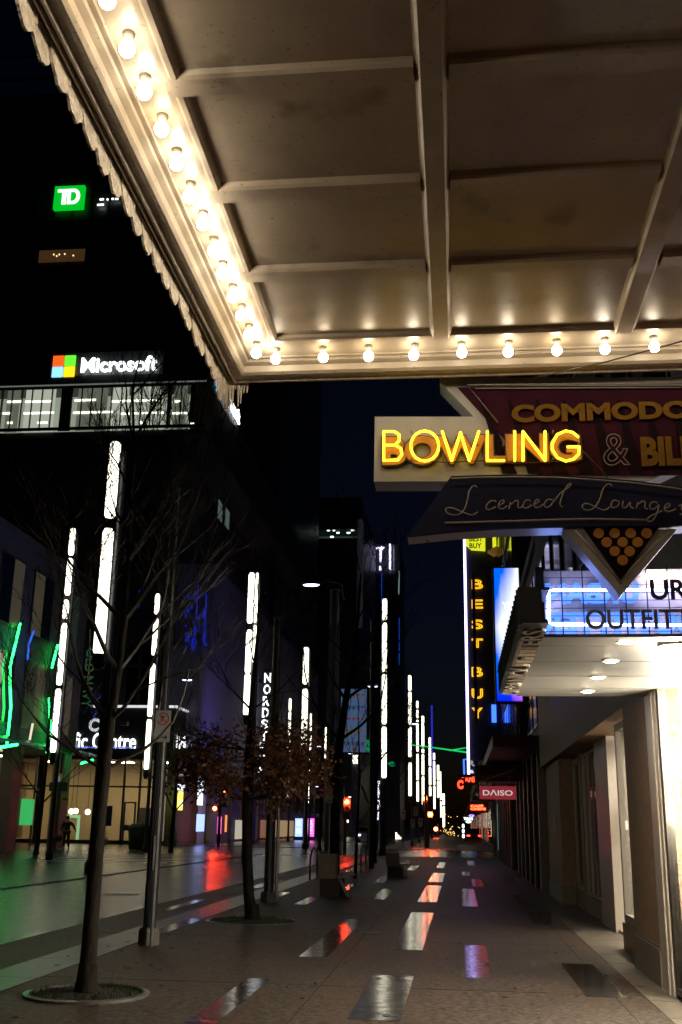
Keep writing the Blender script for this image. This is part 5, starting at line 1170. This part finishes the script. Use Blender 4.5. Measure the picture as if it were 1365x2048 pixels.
# signal and street-name sign at far left
t=thing('crossing_signal',PZ(108,1698,0),'yellow cased crossing signal on a dark pole in front of the lit lobby','traffic light')
X,Yb,_=PZ(108,1698,0)
g=MB(); g.tube([(X,Yb,0),(X,Yb,5.2)],[.12,.08],8); obj('pole',g,poleM,t)
c0=PY(108,1564,Yb-.2); c1=PY(124,1547,Yb-.2); g=MB(); g.box(c0[0],c1[0],Yb-.2,Yb-.02,c0[2],c1[2]); hd=obj('signal_case',g,mat('yellow case',(.45,.28,.03),.5,emit=(.4,.22,.02),estr=.12,sample=False),t)
g=MB(); g.box(c0[0]+.1,c1[0]-.08,Yb-.22,Yb-.205,c0[2]+.04,c1[2]-.16); obj('signal_face',g,glow('blue walk face',(.15,.3,.7),.5),hd)
t=thing('street_name_sign',PY(118,1575,Yb-.3),'dark green street name plate under the yellow crossing signal','sign')
c0=PY(98,1582,Yb-.3); c1=PY(136,1565,Yb-.3); g=MB(); g.box(c0[0],c1[0],Yb-.3,Yb-.26,c0[2],c1[2]); obj('plate',g,mat('street name plate',(.015,.03,.02),.5),t)
t=thing('yellow_notice_board',PY(130,1603,Yb-.3),'small yellow square notice under the street name plate','sign'); c0=PY(122,1604,Yb-.3); c1=PY(138,1590,Yb-.3); g=MB(); g.box(c0[0],c1[0],Yb-.3,Yb-.26,c0[2],c1[2]); obj('plate',g,mat('yellow notice',(.35,.3,.04),.6,var=.2),t); g=MB(); g.box(c0[0]+.08,c1[0]-.08,Yb-.306,Yb-.301,c0[2]+.12,c0[2]+.2); obj('marks',g,MATS['black lettering'],t)
# planter shrubs in front of lobby
for i,x in enumerate((205,345)):
    p=PY(x,1680,74); t=thing('potted_shrub',(p[0],74,-.1),('small conical shrub left of the lobby door','dark shrub at the corner right of the litter bin')[i],'plant','potted shrubs by the lobby')
    g=MB(); g.lathe([(.28,0),(.36,.45),(.33,.45)],p[0],74,-.1,12); obj('pot',g,conc,t)
    g=MB(); rg=random.Random(i)
    for k in range(350):
        h=rg.uniform(.35,1.7); rad=.42*(1-(h-.35)/1.5)*rg.random()**.5; a=rg.uniform(0,6.28); q_=Vector((p[0]+rad*math.cos(a),74+rad*math.sin(a),h-.1)); g.add([tuple(q_),tuple(q_+Vector((rg.gauss(0,.06),rg.gauss(0,.06),.08))),tuple(q_+Vector((rg.gauss(0,.06),rg.gauss(0,.06),.02)))],[(0,1,2)])
    obj('foliage',g,mat('dark foliage',(.02,.05,.02),.6),t)

# ================================================================== PERSON (back view, bag in hand)
def skin_obj(name,verts,edges,radii,material,parent,loc):
    me=bpy.data.meshes.new(name); me.from_pydata(verts,edges,[]); o=bpy.data.objects.new(name,me); col.objects.link(o)
    sk=o.modifiers.new('skin','SKIN'); sk.use_smooth_shade=True
    for i,v in enumerate(me.skin_vertices[0].data): v.radius=radii[i] if isinstance(radii[i],tuple) else (radii[i],radii[i]); v.use_root=(i==0)
    su=o.modifiers.new('sub','SUBSURF'); su.levels=1; su.render_levels=2
    dg=bpy.context.evaluated_depsgraph_get(); dg.update(); m2=bpy.data.meshes.new_from_object(o.evaluated_get(dg)); bpy.data.objects.remove(o)
    m2.name=name; m2.materials.clear(); m2.materials.append(material); 
    for p in m2.polygons: p.use_smooth=True
    o=bpy.data.objects.new(name,m2); col.objects.link(o); o.parent=parent; return o
PP=Vector(PZ(131,1699,0)); PP.z=0
pe=thing('person',tuple(PP),'person in dark clothes walking away, left arm out, carrying a dark bag','person')
skinm=mat('skin',(.30,.17,.12),.5); coat=mat('dark jacket',(.02,.02,.024),.8,var=.3,scale=10); trs=mat('dark trousers',(.016,.016,.022),.85)
V=[(0,0,.98),(0,0,1.12),(0,.0,1.30),(0,0,1.44),(0,.01,1.53),(0,.02,1.62),(0,.02,1.72),
 (-.10,0,.93),(-.12,.02,.52),(-.13,-.04,.09),(-.13,.10,.03),
 (.10,0,.93),(.13,.0,.52),(.16,.03,.09),(.17,.16,.03),
 (-.20,0,1.42),(-.30,.0,1.17),(-.34,.03,.92),
 (.20,0,1.42),(.36,.02,1.22),(.47,.08,1.02)]
E_=[(0,1),(1,2),(2,3),(3,4),(4,5),(5,6),(0,7),(7,8),(8,9),(9,10),(0,11),(11,12),(12,13),(13,14),(3,15),(15,16),(16,17),(3,18),(18,19),(19,20)]
RD=[(.17,.12),(.155,.11),(.18,.13),(.15,.10),(.06,.06),(.085,.10),(.07,.085),.095,.065,.045,.04,.095,.065,.045,.04,.075,.052,.036,.075,.052,.036]
skin_obj('body',V,E_,RD,skinm,pe,PP)
RJ=[(.20,.15),(.185,.14),(.21,.16),(.17,.12)]
VJ=[(0,0,.95),(0,0,1.12),(0,0,1.30),(0,0,1.45),(-.21,0,1.42),(-.30,0,1.17),(-.335,.03,.96),(.21,0,1.42),(.36,.02,1.22),(.455,.07,1.05)]
skin_obj('jacket',VJ,[(0,1),(1,2),(2,3),(3,4),(4,5),(5,6),(3,7),(7,8),(8,9)],RJ+[.095,.07,.052,.095,.07,.052],coat,pe,PP)
VT=[(0,0,.98),(-.10,0,.90),(-.12,.02,.52),(-.13,-.04,.10),(.10,0,.90),(.13,0,.52),(.16,.03,.10)]
skin_obj('trousers',VT,[(0,1),(1,2),(2,3),(0,4),(4,5),(5,6)],[(.18,.13),.115,.085,.065,.115,.085,.065],trs,pe,PP)
g=MB(); g.ball((PP.x,PP.y-.02+.0,1.70),.105,12,8,(1,1.05,.95)); obj('hair',g,mat('dark hair',(.02,.015,.012),.6),pe,True)
for s,(hx,hy,hz) in ((-1,(-.34,.03,.92)),(1,(.47,.08,1.02))):
    g=MB(); bx_,by_,bz_=PP.x+hx,PP.y+hy,hz
    g.tube([(bx_,by_,bz_+.02),(bx_+.015*s,by_+.01,bz_-.07)],[.03,.034],8)
    for k in range(4): g.tube([(bx_+s*(.0+.004*k),by_-.03+.02*k,bz_-.07),(bx_+s*.02,by_-.032+.02*k,bz_-.115-.006*(k in (1,2))),(bx_+s*.005,by_-.03+.02*k,bz_-.145)],[.009,.008,.007],6)
    g.tube([(bx_,by_-.035,bz_-.03),(bx_-s*.01,by_-.06,bz_-.07),(bx_,by_-.055,bz_-.095)],[.010,.009,.008],6)
    obj('hand',g,skinm,pe,True)
g=MB()
for dx,dy in ((-.13,.02),(.165,.09)): g.ball((PP.x+dx,PP.y+dy,.045),.1,10,6,(.5,1.3,.45))
obj('shoes',g,coat,pe,True)
bg_=thing('carried_bag',(PP.x-.42,PP.y,.5),'dark slouchy bag hanging from the walking person\'s left hand','bag')
g=MB(); g.ball((PP.x-.52,PP.y+.03,.60),.30,14,10,(1,.45,.72)); g.v=[(x,y,min(z,.74) if z>.6 else z) for x,y,z in g.v]; obj('bag_body',g,coat,bg_,True)
g=MB(); g.tube([(PP.x-.62,PP.y+.03,.7),(PP.x-.48,PP.y+.03,.8),(PP.x-.34,PP.y+.03,.79),(PP.x-.4,PP.y+.03,.7)],.012,6); obj('bag_handle',g,coat,bg_)
# second figure at far left shadows
# ================================================================== CARS
def car(X,Yc,head,label,away=False,paint=(.25,.25,.26)):
    t=thing('parked_car',(X,Yc,-.1),label,'car'); w_=.9; z0=-.1
    prof=[(-2.2,.35),(-2.25,.7),(-2.1,.95),(-1.2,1.05),(-.5,1.5),(.9,1.52),(1.7,1.1),(2.2,1.0),(2.25,.6),(2.2,.35)]
    g=MB(); g.prism([(Yc+a,z0+b) for a,b in prof],'x',X-w_,X+w_); obj('body',g,mat('car paint %s'%label[:6],paint,.25,metal=.3,var=.05,spec=.8),t)
    g=MB(); g.prism([(Yc-1.1,z0+1.08),(Yc-.5,z0+1.44),(Yc+.85,z0+1.46),(Yc+1.5,z0+1.1)],'x',X-w_-.006,X+w_+.006); g.add([(X-.75,Yc-1.17,z0+1.10),(X+.75,Yc-1.17,z0+1.10),(X+.68,Yc-.56,z0+1.48),(X-.68,Yc-.56,z0+1.48)],[(0,1,2,3)]); obj('windows',g,dglass,t)
    for sx in (-1,1):
        for yy_ in (-1.35,1.4):
            g=MB(); g.lathe([(.2,0),(.33,0),(.33,.2),(.2,.2)],0,0,0,16); g.v=[(X+sx*(w_-.18)+v[2]*sx,Yc+yy_+v[0],z0+.33+v[1]) for v in g.v]; wh=obj('wheel',g,mat('tyre',(.02,.02,.02),.8),t)
            g=MB(); g.lathe([(.02,0),(.19,0),(.19,.02),(.02,.02)],0,0,0,12); g.v=[(X+sx*(w_+.02)+v[2]*sx,Yc+yy_+v[0],z0+.33+v[1]) for v in g.v]; obj('rim',g,mat('alloy',(.4,.4,.4),.3,metal=.8),wh)
        g=MB(); g.box(X+sx*.62-.16,X+sx*.62+.16,Yc-2.28,Yc-2.22,z0+.68,z0+.82); obj('tail_light' if away else 'headlight',g,glow('car tail red',(1,.04,.02),9) if away else glow('car headlight',(1,.92,.85),5),t)
car(PY(735,1650,108)[0],108,True,'pale suv waiting across the junction, left of the tall tube post',False,(.3,.3,.3))
car(PY(958,1665,105)[0]-.2,125,False,'dark car with red tail lights far down beside the right sidewalk',True,(.05,.05,.05))
# far tree with yellow string lights
t=thing('lit_bush',PY(900,1665,150),'small far shrub wrapped in yellow string lights at the street end','plant'); p=PY(898,1650,150)
g=MB(); rg=random.Random(9)
for k in range(500):
    q_=Vector((p[0]+rg.gauss(0,.5),150+rg.gauss(0,.5),.3+abs(rg.gauss(0,1.0)))); g.add([tuple(q_),tuple(q_+Vector((rg.gauss(0,.1),0,.12))),tuple(q_+Vector((.05,rg.gauss(0,.1),.02)))],[(0,1,2)])
obj('foliage',g,MATS['dark foliage'],t)
g=MB()
for k in range(40): g.ball((p[0]+rg.gauss(0,.6),149.2,.4+abs(rg.gauss(0,1.2))),.05,5,4)
obj('string_lights',g,glow('string light',(1,.6,.15),3),t)
# white lit letters/lantern stack near (795,1675)
t=thing('shop_lantern_row',PY(795,1680,140),'cluster of small warm lit strips low beyond the second seat','light'); g=MB()
for i,(x,y0,y1) in enumerate(((793,1665,1682),(797,1670,1682),(801,1674,1683))): a=PY(x,y1,140); b=PY(x,y0,140); g.box(a[0]-.1,a[0]+.1,140,140.1,max(0,a[2]),b[2])
obj('strips',g,glow('warm strip',(1,.9,.6),3),t)
